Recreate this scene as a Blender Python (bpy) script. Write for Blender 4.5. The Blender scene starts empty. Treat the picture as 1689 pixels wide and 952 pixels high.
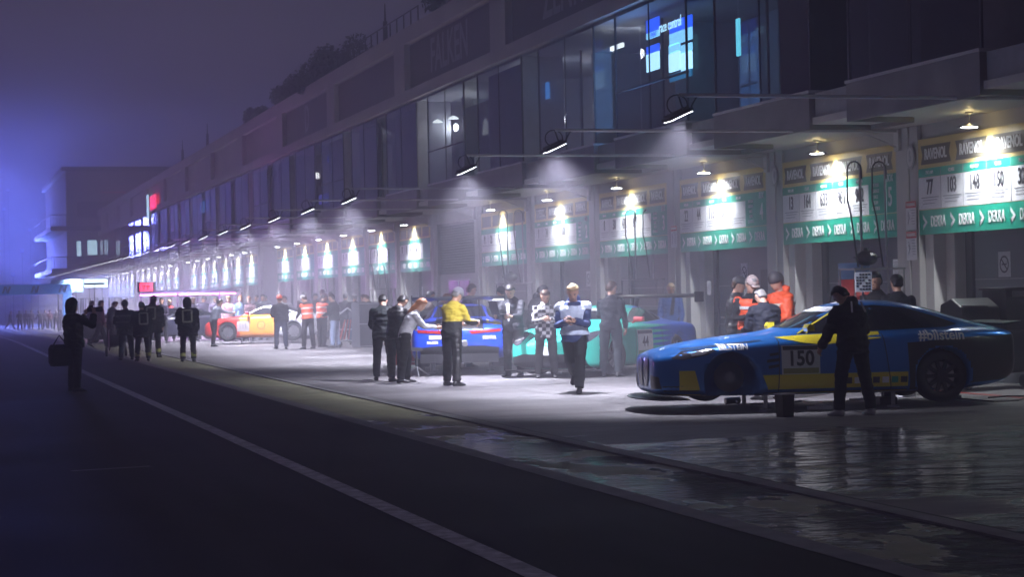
import bpy, bmesh, math, random
from mathutils import Vector, Matrix, noise
from mathutils.bvhtree import BVHTree
R = math.radians
random.seed(7)
scene = bpy.context.scene
col = scene.collection

# ------------------------------------------------------------------ camera
CAM_H = 1.72
YAW = math.atan(949 / 3200)
ROLL = R(1.2)
cam_d = bpy.data.cameras.new('camera')
cam = bpy.data.objects.new('camera', cam_d)
col.objects.link(cam)
cam_d.sensor_width = 36
cam_d.lens = 3200 / 1689 * 36
cam_d.shift_y = 9.1 / 1689
cam_d.clip_start = 0.1
cam_d.clip_end = 3000
cam.location = (0, 0, CAM_H)
cam.rotation_euler = (Matrix.Rotation(-YAW, 4, 'Z') @ Matrix.Rotation(R(90), 4, 'X') @ Matrix.Rotation(-ROLL, 4, 'Z')).to_euler()
scene.camera = cam

# ------------------------------------------------------------------ night sky
world = bpy.data.worlds.new('World')
scene.world = world
world.use_nodes = True
wn = world.node_tree
for n in list(wn.nodes):
    wn.nodes.remove(n)
sky = wn.nodes.new('ShaderNodeTexSky')
sky.sky_type = 'NISHITA'
sky.sun_disc = False
sky.sun_elevation = R(1)
sky.sun_rotation = R(200)
bg1 = wn.nodes.new('ShaderNodeBackground')
bg1.inputs['Strength'].default_value = 0.0012
wn.links.new(sky.outputs['Color'], bg1.inputs['Color'])
# light pollution glow: a plain violet grey night cloud deck
bg2 = wn.nodes.new('ShaderNodeBackground')
bg2.inputs['Color'].default_value = (0.051, 0.044, 0.068, 1)
bg2.inputs['Strength'].default_value = 1.0
add = wn.nodes.new('ShaderNodeAddShader')
wo = wn.nodes.new('ShaderNodeOutputWorld')
wn.links.new(bg1.outputs[0], add.inputs[0])
wn.links.new(bg2.outputs[0], add.inputs[1])
wn.links.new(add.outputs[0], wo.inputs['Surface'])

vs = scene.view_settings
vs.view_transform = 'Standard'
vs.look = 'None'
vs.gamma = 1
vs.exposure = 0.22
vs.use_curve_mapping = False
cy = scene.cycles
cy.max_bounces = 5
cy.diffuse_bounces = 2
cy.glossy_bounces = 3
cy.transmission_bounces = 3
cy.transparent_max_bounces = 10
cy.volume_bounces = 1
cy.sample_clamp_indirect = 4
cy.sample_clamp_direct = 0
cy.caustics_reflective = False
cy.caustics_refractive = False
cy.use_denoising = True
cy.denoiser = 'OPENIMAGEDENOISE'

# ------------------------------------------------------------------ places
def gz(Y):
    """height of the paving: the lane falls slightly at its far end"""
    t = min(1, max(0, (Y - 85) / 90))
    return -0.55 * t * t * (3 - 2 * t)

CT, ST = math.cos(YAW), math.sin(YAW)
def uv(px, py):
    dx, dy = px - 844.5, py - 476
    return dx * math.cos(ROLL) - dy * math.sin(ROLL), dx * math.sin(ROLL) + dy * math.cos(ROLL) - 9.1
def at(px, py):
    """spot on the paving"""
    u, v = uv(px, py)
    z = 0
    for _ in range(8):
        D = 3200 * (CAM_H - z) / max(v, 1)
        X = u / 3200 * D * CT + D * ST
        Y = D * CT - u / 3200 * D * ST
        z = gz(Y)
    return Vector((X, Y, z))
def at_depth(px, D, z=0.0):
    u, v = uv(px, 540)
    X = u / 3200 * D * CT + D * ST
    Y = D * CT - u / 3200 * D * ST
    return Vector((X, Y, gz(Y) + z))

# ------------------------------------------------------------------ materials
MATS = {}
def mat(name, color, rough=0.6, metal=0.0, emit=None, strength=0.0, var=0.0, scale=4.0, bump=0.0, spec=0.5, coat=0.0, alpha=None):
    if name in MATS:
        return MATS[name]
    m = bpy.data.materials.new(name)
    m.use_nodes = True
    nt = m.node_tree
    b = nt.nodes['Principled BSDF']
    b.inputs['Base Color'].default_value = (*color, 1)
    b.inputs['Roughness'].default_value = rough
    b.inputs['Metallic'].default_value = metal
    b.inputs['Specular IOR Level'].default_value = spec
    b.inputs['Coat Weight'].default_value = coat
    b.inputs['Coat Roughness'].default_value = 0.08
    if emit:
        b.inputs['Emission Color'].default_value = (*emit, 1)
        b.inputs['Emission Strength'].default_value = strength
    if var or bump:
        tc = nt.nodes.new('ShaderNodeTexCoord')
        nz = nt.nodes.new('ShaderNodeTexNoise')
        nz.inputs['Scale'].default_value = scale
        nz.inputs['Detail'].default_value = 6
        nt.links.new(tc.outputs['Object'], nz.inputs['Vector'])
        if var:
            mr = nt.nodes.new('ShaderNodeMapRange')
            mr.inputs['From Min'].default_value = 0.3
            mr.inputs['From Max'].default_value = 0.7
            mr.inputs['To Min'].default_value = 1 - var
            mr.inputs['To Max'].default_value = 1 + var
            vm = nt.nodes.new('ShaderNodeVectorMath')
            vm.operation = 'SCALE'
            vm.inputs[0].default_value = color
            nt.links.new(nz.outputs['Fac'], mr.inputs['Value'])
            nt.links.new(mr.outputs['Result'], vm.inputs['Scale'])
            nt.links.new(vm.outputs['Vector'], b.inputs['Base Color'])
            mr2 = nt.nodes.new('ShaderNodeMapRange')
            mr2.inputs['To Min'].default_value = max(0.03, rough - 0.15)
            mr2.inputs['To Max'].default_value = min(1, rough + 0.15)
            nt.links.new(nz.outputs['Fac'], mr2.inputs['Value'])
            nt.links.new(mr2.outputs['Result'], b.inputs['Roughness'])
        if bump:
            bp = nt.nodes.new('ShaderNodeBump')
            bp.inputs['Strength'].default_value = bump
            bp.inputs['Distance'].default_value = 0.02
            nt.links.new(nz.outputs['Fac'], bp.inputs['Height'])
            nt.links.new(bp.outputs['Normal'], b.inputs['Normal'])
    MATS[name] = m
    return m

def node_mat(name):
    m = bpy.data.materials.new(name)
    m.use_nodes = True
    MATS[name] = m
    nt = m.node_tree
    return m, nt, nt.nodes['Principled BSDF']

# ------------------------------------------------------------------ mesh helpers
class MB:
    def __init__(s):
        s.v = []; s.f = []; s.m = []; s.mi = 0
    def add(s, vs_, fs_):
        n = len(s.v)
        s.v += [tuple(p) for p in vs_]
        for f in fs_:
            s.f.append(tuple(i + n for i in f)); s.m.append(s.mi)
        return s
    def box(s, x0, x1, y0, y1, z0, z1):
        return s.add([(x0, y0, z0), (x1, y0, z0), (x1, y1, z0), (x0, y1, z0), (x0, y0, z1), (x1, y0, z1), (x1, y1, z1), (x0, y1, z1)],
                     [(0, 3, 2, 1), (4, 5, 6, 7), (0, 1, 5, 4), (1, 2, 6, 5), (2, 3, 7, 6), (3, 0, 4, 7)])
    def obox(s, c, size, M):
        hx, hy, hz = size[0] / 2, size[1] / 2, size[2] / 2
        c = Vector(c)
        P = [c + M @ Vector((a * hx, b * hy, d * hz)) for d in (-1, 1) for a, b in ((-1, -1), (1, -1), (1, 1), (-1, 1))]
        return s.add(P, [(0, 3, 2, 1), (4, 5, 6, 7), (0, 1, 5, 4), (1, 2, 6, 5), (2, 3, 7, 6), (3, 0, 4, 7)])
    def quad(s, a, b, c, d):
        return s.add([a, b, c, d], [(0, 1, 2, 3)])
    def loft(s, rings, cap=True):
        n = len(s.v); k = len(rings[0])
        for r in rings:
            s.v += [tuple(p) for p in r]
        for i in range(len(rings) - 1):
            for j in range(k):
                a = n + i * k + j; b = n + i * k + (j + 1) % k
                s.f.append((a, b, b + k, a + k)); s.m.append(s.mi)
        if cap:
            s.f.append(tuple(n + j for j in reversed(range(k)))); s.m.append(s.mi)
            e = n + (len(rings) - 1) * k
            s.f.append(tuple(e + j for j in range(k))); s.m.append(s.mi)
        return s
    def tube(s, pts, rad, k=8, cap=True, ell=None):
        """swept tube; rad a number or a list; ell list of (side, depth) factors with side vector"""
        pts = [Vector(p) for p in pts]
        if not isinstance(rad, (list, tuple)):
            rad = [rad] * len(pts)
        rings = []
        prev = None
        for i, p in enumerate(pts):
            t = (pts[min(i + 1, len(pts) - 1)] - pts[max(i - 1, 0)]).normalized()
            if prev is None:
                up = Vector((0, 0, 1)) if abs(t.z) < 0.9 else Vector((0, 1, 0))
                a = t.cross(up).normalized()
            else:
                a = (prev - t * prev.dot(t)).normalized()
            prev = a
            b = t.cross(a)
            rings.append([p + (a * math.cos(2 * math.pi * j / k) + b * math.sin(2 * math.pi * j / k)) * rad[i] for j in range(k)])
        return s.loft(rings, cap)
    def lathe(s, c, prof, k=20, axis='Z', cap=True):
        c = Vector(c)
        rings = []
        for r, h in prof:
            ring = []
            for j in range(k):
                a = 2 * math.pi * j / k
                p = Vector((r * math.cos(a), r * math.sin(a), h))
                if axis == 'Y': p = Vector((p.x, p.z, -p.y))
                if axis == 'X': p = Vector((p.z, p.y, -p.x))
                ring.append(c + p)
            rings.append(ring)
        return s.loft(rings, cap)
    def ell(s, c, r, M=None, k=14, n=9):
        c = Vector(c); rings = []
        M = M or Matrix.Identity(3)
        for i in range(n + 1):
            th = math.pi * (i + 0.0) / n
            th = min(max(th, 0.12), math.pi - 0.12)
            rings.append([c + M @ Vector((r[0] * math.sin(th) * math.cos(2 * math.pi * j / k), r[1] * math.sin(th) * math.sin(2 * math.pi * j / k), -r[2] * math.cos(th))) for j in range(k)])
        return s.loft(rings, True)
    def mesh(s, name):
        me = bpy.data.meshes.new(name)
        me.from_pydata(s.v, [], s.f)
        if any(s.m):
            me.polygons.foreach_set('material_index', s.m)
        me.update()
        return me
    def build(s, name, mats, parent=None, smooth=False, bevel=0.0):
        return link(s.mesh(name), name, mats, parent, smooth, bevel)

def link(me, name, mats, parent=None, smooth=False, bevel=0.0):
    o = bpy.data.objects.new(name, me)
    for m in (mats if isinstance(mats, (list, tuple)) else [mats]):
        me.materials.append(m)
    if smooth:
        me.polygons.foreach_set('use_smooth', [True] * len(me.polygons))
    col.objects.link(o)
    if parent: o.parent = parent
    if bevel:
        b = o.modifiers.new('bevel', 'BEVEL'); b.width = bevel; b.segments = 2; b.limit_method = 'ANGLE'
    return o

def tag(o, label=None, cat=None, group=None, kind=None):
    if label: o['label'] = label
    if cat: o['category'] = cat
    if group: o['group'] = group
    if kind: o['kind'] = kind
    return o
def thing(name, label, cat, loc=(0, 0, 0), rz=0.0, group=None):
    o = bpy.data.objects.new(name, None)
    col.objects.link(o)
    o.location = loc; o.rotation_euler = (0, 0, rz)
    o.empty_display_size = 0.2
    return tag(o, label, cat, group)
def copy_tree(o, parent=None):
    c = o.copy(); col.objects.link(c); c.parent = parent
    for ch in list(o.children):
        copy_tree(ch, c)
    return c

_txt = {}
def text_mesh(body, size=1.0, depth=0.0, bold=0.0, spacing=1.0, xs=1.0, align='CENTER'):
    key = (body, size, depth, bold, spacing, xs, align)
    if key in _txt: return _txt[key]
    cu = bpy.data.curves.new('lettering', 'FONT')
    cu.body = body; cu.size = size; cu.extrude = depth; cu.offset = bold; cu.space_character = spacing
    cu.align_x = align; cu.align_y = 'CENTER'; cu.resolution_u = 3
    o = bpy.data.objects.new('lettering', cu)
    col.objects.link(o)
    me = bpy.data.meshes.new_from_object(o.evaluated_get(bpy.context.evaluated_depsgraph_get()))
    bpy.data.objects.remove(o); bpy.data.curves.remove(cu)
    for v in me.vertices: v.co.x *= xs
    _txt[key] = me
    return me
def facade_text(name, body, X, Y, z, size, m, parent, bold=0.0, xs=0.8, spacing=1.0, align='CENTER'):
    """lettering on a plane facing -X (read from the lane); text runs towards -Y"""
    me = text_mesh(body, size, 0.004, bold, spacing, xs, align).copy()
    o = link(me, name, m, parent)
    # local x -> -Y, local y -> Z, normal -> -X
    o.matrix_local = Matrix(((0, 0, -1, X), (-1, 0, 0, Y), (0, 1, 0, z), (0, 0, 0, 1)))
    return o
# ------------------------------------------------------------------ light and air settings
HAZE = 0.0092
BOOM_W = 3700.0
BANNER_W = 500.0
STREAK_W = 150.0
# position, aim, watts, colour, label of the added lamps that light the fog beyond the gantry and left of the lane
GLOW = [((-26.0, 150, 5.0), (6, 100, 8), 7000, (0.75, 0.22, 0.55), 'added pink floodlight far left of the lane')]
for _q, (_x, _y, _z, _l) in enumerate([(8, 226, 4, 'low, nearest the tower'), (9, 250, 11, 'high, beside the tower'), (4, 236, 8, 'second from the tower at mid height'), (0, 258, 14, 'highest of all above the lane'), (-1, 222, 5, 'low over the lane'),
        (-6, 242, 9, 'left of the middle at mid height'), (-12, 255, 13, 'high and leftmost but one'), (-14, 228, 6, 'low and leftmost'), (3, 268, 17, 'farthest and dimmest')]):
    _x = 8.5 + _x * .32
    GLOW.append(((_x, _y, _z), (_x, _y - 12, _z + 7), 28000, (0.11 + .01 * _q, 0.20, 1.0), 'added blue floodlight beyond the gantry, ' + _l))
# ------------------------------------------------------------------ paving
WET_Y = 21.5
def asphalt_material():
    m, nt, b = node_mat('lane_asphalt')
    tc = nt.nodes.new('ShaderNodeTexCoord')
    n1 = nt.nodes.new('ShaderNodeTexNoise'); n1.inputs['Scale'].default_value = 0.35; n1.inputs['Detail'].default_value = 5
    n2 = nt.nodes.new('ShaderNodeTexNoise'); n2.inputs['Scale'].default_value = 60; n2.inputs['Detail'].default_value = 4
    nt.links.new(tc.outputs['Object'], n1.inputs['Vector']); nt.links.new(tc.outputs['Object'], n2.inputs['Vector'])
    r = nt.nodes.new('ShaderNodeValToRGB')
    r.color_ramp.elements[0].position = 0.35; r.color_ramp.elements[0].color = (0.012, 0.012, 0.013, 1)
    r.color_ramp.elements[1].position = 0.7; r.color_ramp.elements[1].color = (0.028, 0.027, 0.029, 1)
    nt.links.new(n1.outputs['Fac'], r.inputs['Fac'])
    nt.links.new(r.outputs['Color'], b.inputs['Base Color'])
    mr = nt.nodes.new('ShaderNodeMapRange'); mr.inputs['To Min'].default_value = 0.5; mr.inputs['To Max'].default_value = 0.85
    nt.links.new(n1.outputs['Fac'], mr.inputs['Value']); nt.links.new(mr.outputs['Result'], b.inputs['Roughness'])
    b.inputs['Specular IOR Level'].default_value = 0.22
    n3 = nt.nodes.new('ShaderNodeTexNoise'); n3.inputs['Scale'].default_value = 140; n3.inputs['Detail'].default_value = 2
    nt.links.new(tc.outputs['Object'], n3.inputs['Vector'])
    ag = nt.nodes.new('ShaderNodeMapRange'); ag.inputs['From Min'].default_value = 0.35; ag.inputs['From Max'].default_value = 0.68; ag.inputs['To Min'].default_value = 0.5; ag.inputs['To Max'].default_value = 1.7
    nt.links.new(n3.outputs['Fac'], ag.inputs['Value'])
    mp = nt.nodes.new('ShaderNodeMapping'); mp.inputs['Scale'].default_value = (1.0, 0.05, 1); nt.links.new(tc.outputs['Object'], mp.inputs['Vector'])
    n4 = nt.nodes.new('ShaderNodeTexNoise'); n4.inputs['Scale'].default_value = 1.8; n4.inputs['Detail'].default_value = 5; nt.links.new(mp.outputs[0], n4.inputs['Vector'])
    ty = nt.nodes.new('ShaderNodeMapRange'); ty.inputs['From Min'].default_value = 0.4; ty.inputs['From Max'].default_value = 0.6; ty.inputs['To Min'].default_value = 0.55; ty.inputs['To Max'].default_value = 1.25
    nt.links.new(n4.outputs['Fac'], ty.inputs['Value'])
    m1 = nt.nodes.new('ShaderNodeMath'); m1.operation = 'MULTIPLY'; nt.links.new(ag.outputs[0], m1.inputs[0]); nt.links.new(ty.outputs[0], m1.inputs[1])
    vm = nt.nodes.new('ShaderNodeVectorMath'); vm.operation = 'SCALE'; nt.links.new(r.outputs['Color'], vm.inputs[0]); nt.links.new(m1.outputs[0], vm.inputs['Scale'])
    nt.links.new(vm.outputs['Vector'], b.inputs['Base Color'])
    bp = nt.nodes.new('ShaderNodeBump'); bp.inputs['Strength'].default_value = 0.6; bp.inputs['Distance'].default_value = 0.006
    nt.links.new(n2.outputs['Fac'], bp.inputs['Height']); nt.links.new(bp.outputs['Normal'], b.inputs['Normal'])
    return m

def wet_material(name, dry_a, dry_b, wet_c, y_edge, y_soft, scale, stretch, ripple, amount, slabs=False):
    """paving that lies under a film of water nearer than y_edge: colour, roughness and ripples"""
    m, nt, b = node_mat(name)
    N = nt.nodes.new; L = nt.links.new
    tc = N('ShaderNodeTexCoord')
    sp = N('ShaderNodeSeparateXYZ'); L(tc.outputs['Object'], sp.inputs[0])
    mp = N('ShaderNodeMapping'); mp.inputs['Scale'].default_value = stretch
    L(tc.outputs['Object'], mp.inputs['Vector'])
    big = N('ShaderNodeTexNoise'); big.inputs['Scale'].default_value = scale; big.inputs['Detail'].default_value = 7; big.inputs['Roughness'].default_value = 0.6
    L(mp.outputs[0], big.inputs['Vector'])
    edge = N('ShaderNodeMapRange'); edge.inputs['From Min'].default_value = y_edge + y_soft; edge.inputs['From Max'].default_value = y_edge - y_soft
    edge.interpolation_type = 'SMOOTHSTEP'
    L(sp.outputs['Y'], edge.inputs['Value'])
    # wetness = smooth(noise + edge*amount)
    ma = N('ShaderNodeMath'); ma.operation = 'MULTIPLY_ADD'; ma.inputs[1].default_value = amount
    L(edge.outputs['Result'], ma.inputs[0]); L(big.outputs['Fac'], ma.inputs[2])
    wet = N('ShaderNodeMapRange'); wet.inputs['From Min'].default_value = 0.66; wet.inputs['From Max'].default_value = 0.76; wet.interpolation_type = 'SMOOTHSTEP'
    L(ma.outputs[0], wet.inputs['Value'])
    fine = N('ShaderNodeTexNoise'); fine.inputs['Scale'].default_value = 1.3; fine.inputs['Detail'].default_value = 9; fine.inputs['Roughness'].default_value = 0.65
    L(tc.outputs['Object'], fine.inputs['Vector'])
    dry = N('ShaderNodeValToRGB')
    dry.color_ramp.elements[0].position = 0.32; dry.color_ramp.elements[0].color = (*dry_a, 1)
    dry.color_ramp.elements[1].position = 0.68; dry.color_ramp.elements[1].color = (*dry_b, 1)
    L(fine.outputs['Fac'], dry.inputs['Fac'])
    dcol = dry.outputs['Color']
    if slabs:   # expansion joints and tyre marks of the apron
        br = N('ShaderNodeTexBrick'); br.inputs['Scale'].default_value = 1.0
        br.inputs['Brick Width'].default_value = 5.0; br.inputs['Row Height'].default_value = 5.87; br.inputs['Mortar Size'].default_value = 0.018
        br.offset = 0.0
        br.inputs['Color1'].default_value = (1, 1, 1, 1); br.inputs['Color2'].default_value = (0.82, 0.82, 0.84, 1); br.inputs['Mortar'].default_value = (0.25, 0.25, 0.26, 1)
        L(tc.outputs['Object'], br.inputs['Vector'])
        mx0 = N('ShaderNodeMixRGB'); mx0.blend_type = 'MULTIPLY'; mx0.inputs['Fac'].default_value = 1
        L(dcol, mx0.inputs['Color1']); L(br.outputs['Color'], mx0.inputs['Color2'])
        mp2 = N('ShaderNodeMapping'); mp2.inputs['Scale'].default_value = (0.12, 1.1, 1)
        L(tc.outputs['Object'], mp2.inputs['Vector'])
        st = N('ShaderNodeTexNoise'); st.inputs['Scale'].default_value = 1.6; st.inputs['Detail'].default_value = 4; st.inputs['Distortion'].default_value = 0.6
        L(mp2.outputs[0], st.inputs['Vector'])
        sr = N('ShaderNodeValToRGB'); sr.color_ramp.elements[0].position = 0.36; sr.color_ramp.elements[0].color = (0.45, 0.44, 0.44, 1)
        sr.color_ramp.elements[1].position = 0.56; sr.color_ramp.elements[1].color = (1, 1, 1, 1)
        L(st.outputs['Fac'], sr.inputs['Fac'])
        mx1 = N('ShaderNodeMixRGB'); mx1.blend_type = 'MULTIPLY'; mx1.inputs['Fac'].default_value = 0.75
        L(mx0.outputs[0], mx1.inputs['Color1']); L(sr.outputs['Color'], mx1.inputs['Color2'])
        dcol = mx1.outputs[0]
    mx = N('ShaderNodeMixRGB'); mx.inputs['Color2'].default_value = (*wet_c, 1)
    L(wet.outputs['Result'], mx.inputs['Fac']); L(dcol, mx.inputs['Color1'])
    L(mx.outputs[0], b.inputs['Base Color'])
    rr = N('ShaderNodeMapRange'); rr.inputs['To Min'].default_value = 0.62; rr.inputs['To Max'].default_value = 0.05
    b.inputs['Specular IOR Level'].default_value = 0.9
    L(wet.outputs['Result'], rr.inputs['Value']); L(rr.outputs['Result'], b.inputs['Roughness'])
    wv = N('ShaderNodeTexNoise'); wv.inputs['Scale'].default_value = ripple; wv.inputs['Detail'].default_value = 6; wv.inputs['Distortion'].default_value = 0.8
    mp3 = N('ShaderNodeMapping'); mp3.inputs['Scale'].default_value = (0.7, 1.3, 1)
    L(tc.outputs['Object'], mp3.inputs['Vector']); L(mp3.outputs[0], wv.inputs['Vector'])
    bp = N('ShaderNodeBump'); bp.inputs['Strength'].default_value = 1.0; bp.inputs['Distance'].default_value = 0.34
    bs = N('ShaderNodeMapRange'); bs.inputs['To Min'].default_value = 0.03; bs.inputs['To Max'].default_value = 1.0
    L(wet.outputs['Result'], bs.inputs['Value']); L(bs.outputs['Result'], bp.inputs['Strength'])
    L(wv.outputs['Fac'], bp.inputs['Height'])
    w2 = N('ShaderNodeTexNoise'); w2.inputs['Scale'].default_value = 13; w2.inputs['Detail'].default_value = 3; L(mp3.outputs[0], w2.inputs['Vector'])
    b2 = N('ShaderNodeBump'); b2.inputs['Distance'].default_value = 0.010; L(w2.outputs['Fac'], b2.inputs['Height']); L(bs.outputs['Result'], b2.inputs['Strength']); L(bp.outputs['Normal'], b2.inputs['Normal'])
    L(b2.outputs['Normal'], b.inputs['Normal'])
    return m

def strip(name, x0, x1, y0, y1, lift, m, label=None, step=4.0, nx=1):
    mb = MB()
    ys = []
    y = y0
    while y < y1:
        ys.append(y); y += step
    ys.append(y1)
    for a, b_ in zip(ys, ys[1:]):
        for i in range(nx):
            xa = x0 + (x1 - x0) * i / nx; xb = x0 + (x1 - x0) * (i + 1) / nx
            mb.quad((xa, a, gz(a) + lift), (xb, a, gz(a) + lift), (xb, b_, gz(b_) + lift), (xa, b_, gz(b_) + lift))
    o = mb.build(name, m)
    return tag(o, label, kind='structure')

XF = 17.06        # garage front
XB = 14.9         # front of the glazed storey
ground_m = mat('far_ground', (0.03, 0.03, 0.032), 0.8, var=0.3, scale=0.1)
g = MB(); g.quad((-900, -300, -0.62), (900, -300, -0.62), (900, 1500, -0.62), (-900, 1500, -0.62))
tag(g.build('ground', ground_m), 'dark open ground spreading beyond the pit lane', kind='structure')
strip('pit_lane', -40, 5.43, -12, 420, 0.0, asphalt_material(), 'dark asphalt lane left of the gutter')
paint = mat('road_paint', (0.40, 0.40, 0.42), 0.6, var=0.6, scale=7, bump=0.3)
strip('lane_marking', 3.38, 3.56, -12, 300, 0.004, paint, 'long grey white line along the dark lane')
mbk = MB(); c0 = at(118, 778); c1 = at(248, 770)
dd = (c1 - c0).normalized(); nn = Vector((-dd.y, dd.x, 0)) * 0.06
mbk.quad(c0 - nn + Vector((0, 0, .004)), c1 - nn + Vector((0, 0, .004)), c1 + nn + Vector((0, 0, .004)), c0 + nn + Vector((0, 0, .004)))
tag(mbk.build('cross_marking', mat('worn_paint', (0.22, 0.22, 0.23), 0.7, var=0.4, scale=12)), 'short faint painted dash across the dark asphalt', kind='structure')
kerb_m = mat('kerb_concrete', (0.20, 0.20, 0.195), 0.65, var=0.35, scale=3, bump=0.4)
strip('kerb', 5.43, 5.66, -12, 300, 0.004, kerb_m, 'pale concrete edging between lane and gutter')
strip('drain_edge', 6.88, 7.07, -12, 300, 0.006, kerb_m, 'pale concrete edging between gutter and apron')
gut_m = wet_material('gutter_wet', (0.15, 0.16, 0.07), (0.36, 0.36, 0.22), (0.018, 0.022, 0.020), 26, 7, 1.2, (0.9, 0.5, 1), 5.0, 0.26)
strip('gutter', 5.66, 6.88, -12, 300, -0.012, gut_m, 'shallow mossy concrete gutter holding rippled water')
lip = MB()
for x in (5.66, 6.88):
    y = -12.0
    while y < 300:
        lip.quad((x, y, gz(y) - 0.014), (x, y + 4, gz(y + 4) - 0.014), (x, y + 4, gz(y + 4) + 0.005), (x, y, gz(y) + 0.005)); y += 4
tag(lip.build('gutter_side', kerb_m), 'low sides of the gutter channel', kind='structure')
apron_m = wet_material('apron_concrete', (0.11, 0.105, 0.106), (0.20, 0.19, 0.19), (0.007, 0.0075, 0.009), WET_Y, 2.5, 0.55, (0.42, 1.0, 1), 1.7, 0.30, slabs=True)
strip('apron', 7.07, 18.6, -12, 300, 0.0, apron_m, 'concrete working apron in front of the garages, flooded near the camera')
slot_ = mat('joint_dark', (0.015, 0.015, 0.016), 0.7)
strip('drain_slot', 7.07, 7.11, -12, 300, 0.005, slot_, 'dark joint along the apron edge')
redp = mat('red_paint', (0.45, 0.03, 0.02), 0.55, var=0.3, scale=8)
strip('red_line', 15.5, 15.62, 10, 200, 0.005, redp, 'thin red line painted on the apron by the garages')

# ------------------------------------------------------------------ garage building
BAYS = []      # (centre Y, pitch, kind)
for k in range(-2, 6): BAYS.append((29.0 + 5.87 * k, 5.87, 'A'))
BAYS.append((64.25, 5.87, 'louver'))
for k in range(6): BAYS.append((70.1 + 5.58 * k, 5.58, 'B'))
BAYS.append((103.55, 5.5, 'blank'))
for k in range(6): BAYS.append((109.0 + 5.12 * k, 5.12, 'C'))
BAYS.append((139.9, 5.2, 'blank'))
for k in range(6): BAYS.append((145.1 + 4.9 * k, 4.9, 'D'))
BAYS.append((174.3, 4.9, 'blank'))
for k in range(6): BAYS.append((179.0 + 4.5 * k, 4.5, 'E'))
Y_END = 204.0
Y_TOP = 188.5

bld = thing('pit_building', 'long three storey concrete and glass pit building with garages at ground level', 'building', (XF, 29, 0))
def sub(o):      # keep world coordinates under the building's empty
    o.location = Vector(o.location) - Vector((XF, 29, 0)); return o
conc = mat('painted_concrete', (0.46, 0.455, 0.45), 0.62, var=0.10, scale=1.2, bump=0.15)
jamb_m = mat('jamb_white', (0.62, 0.61, 0.60), 0.5, var=0.08, scale=2)
door_ms = [mat('door_blue_grey', (0.135, 0.16, 0.18), 0.4, var=0.08, scale=0.8), mat('door_slate', (0.10, 0.115, 0.13), 0.4, var=0.12, scale=0.9)]
dark_m = mat('dark_frame', (0.035, 0.037, 0.042), 0.45)
soff_m = mat('soffit_white', (0.60, 0.585, 0.55), 0.55, var=0.05, scale=0.6)
band_m = mat('slab_band', (0.20, 0.19, 0.185), 0.55, var=0.30, scale=1.4)
edge_m = mat('edge_trim', (0.5, 0.5, 0.5), 0.4)
para_m = mat('parapet_render', (0.42, 0.37, 0.37), 0.7, var=0.16, scale=0.5, bump=0.1)
LZ = 2.63; SZ = 4.62
lint = MB()
for i, (yc, p, kd) in enumerate(BAYS):
    g0 = gz(yc) - 0.1
    hw = p / 2
    pw = 0.42
    # pillar at the far edge of each bay, stepped
    ye = yc + hw
    pill = MB(); pill.box(XF - 0.02, XF + 0.85, ye - pw, ye + pw, g0, SZ)
    pill.box(XF - 0.055, XF - 0.02, ye - 0.12, ye + 0.12, g0, SZ)
    sub(pill.build('pillar', conc, bld, bevel=0.015))
    if kd == 'louver' or kd == 'blank':
        lint.box(XF + 0.10, XF + 0.5, yc - hw + pw, yc + hw - pw, g0, 2.45)
        lint.box(XF + 0.10, XF + 0.5, yc - hw + pw, yc + hw - pw, 4.25, SZ)
        if kd == 'blank':
            lint.box(XF + 0.12, XF + 0.5, yc - hw + pw, yc + hw - pw, 2.45, 4.25)
    else:
        lint.box(XF + 0.06, XF + 0.62, yc - hw + pw, yc + hw - pw, LZ + 0.03, SZ)
sub(lint.build('wall', conc, bld))
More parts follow.
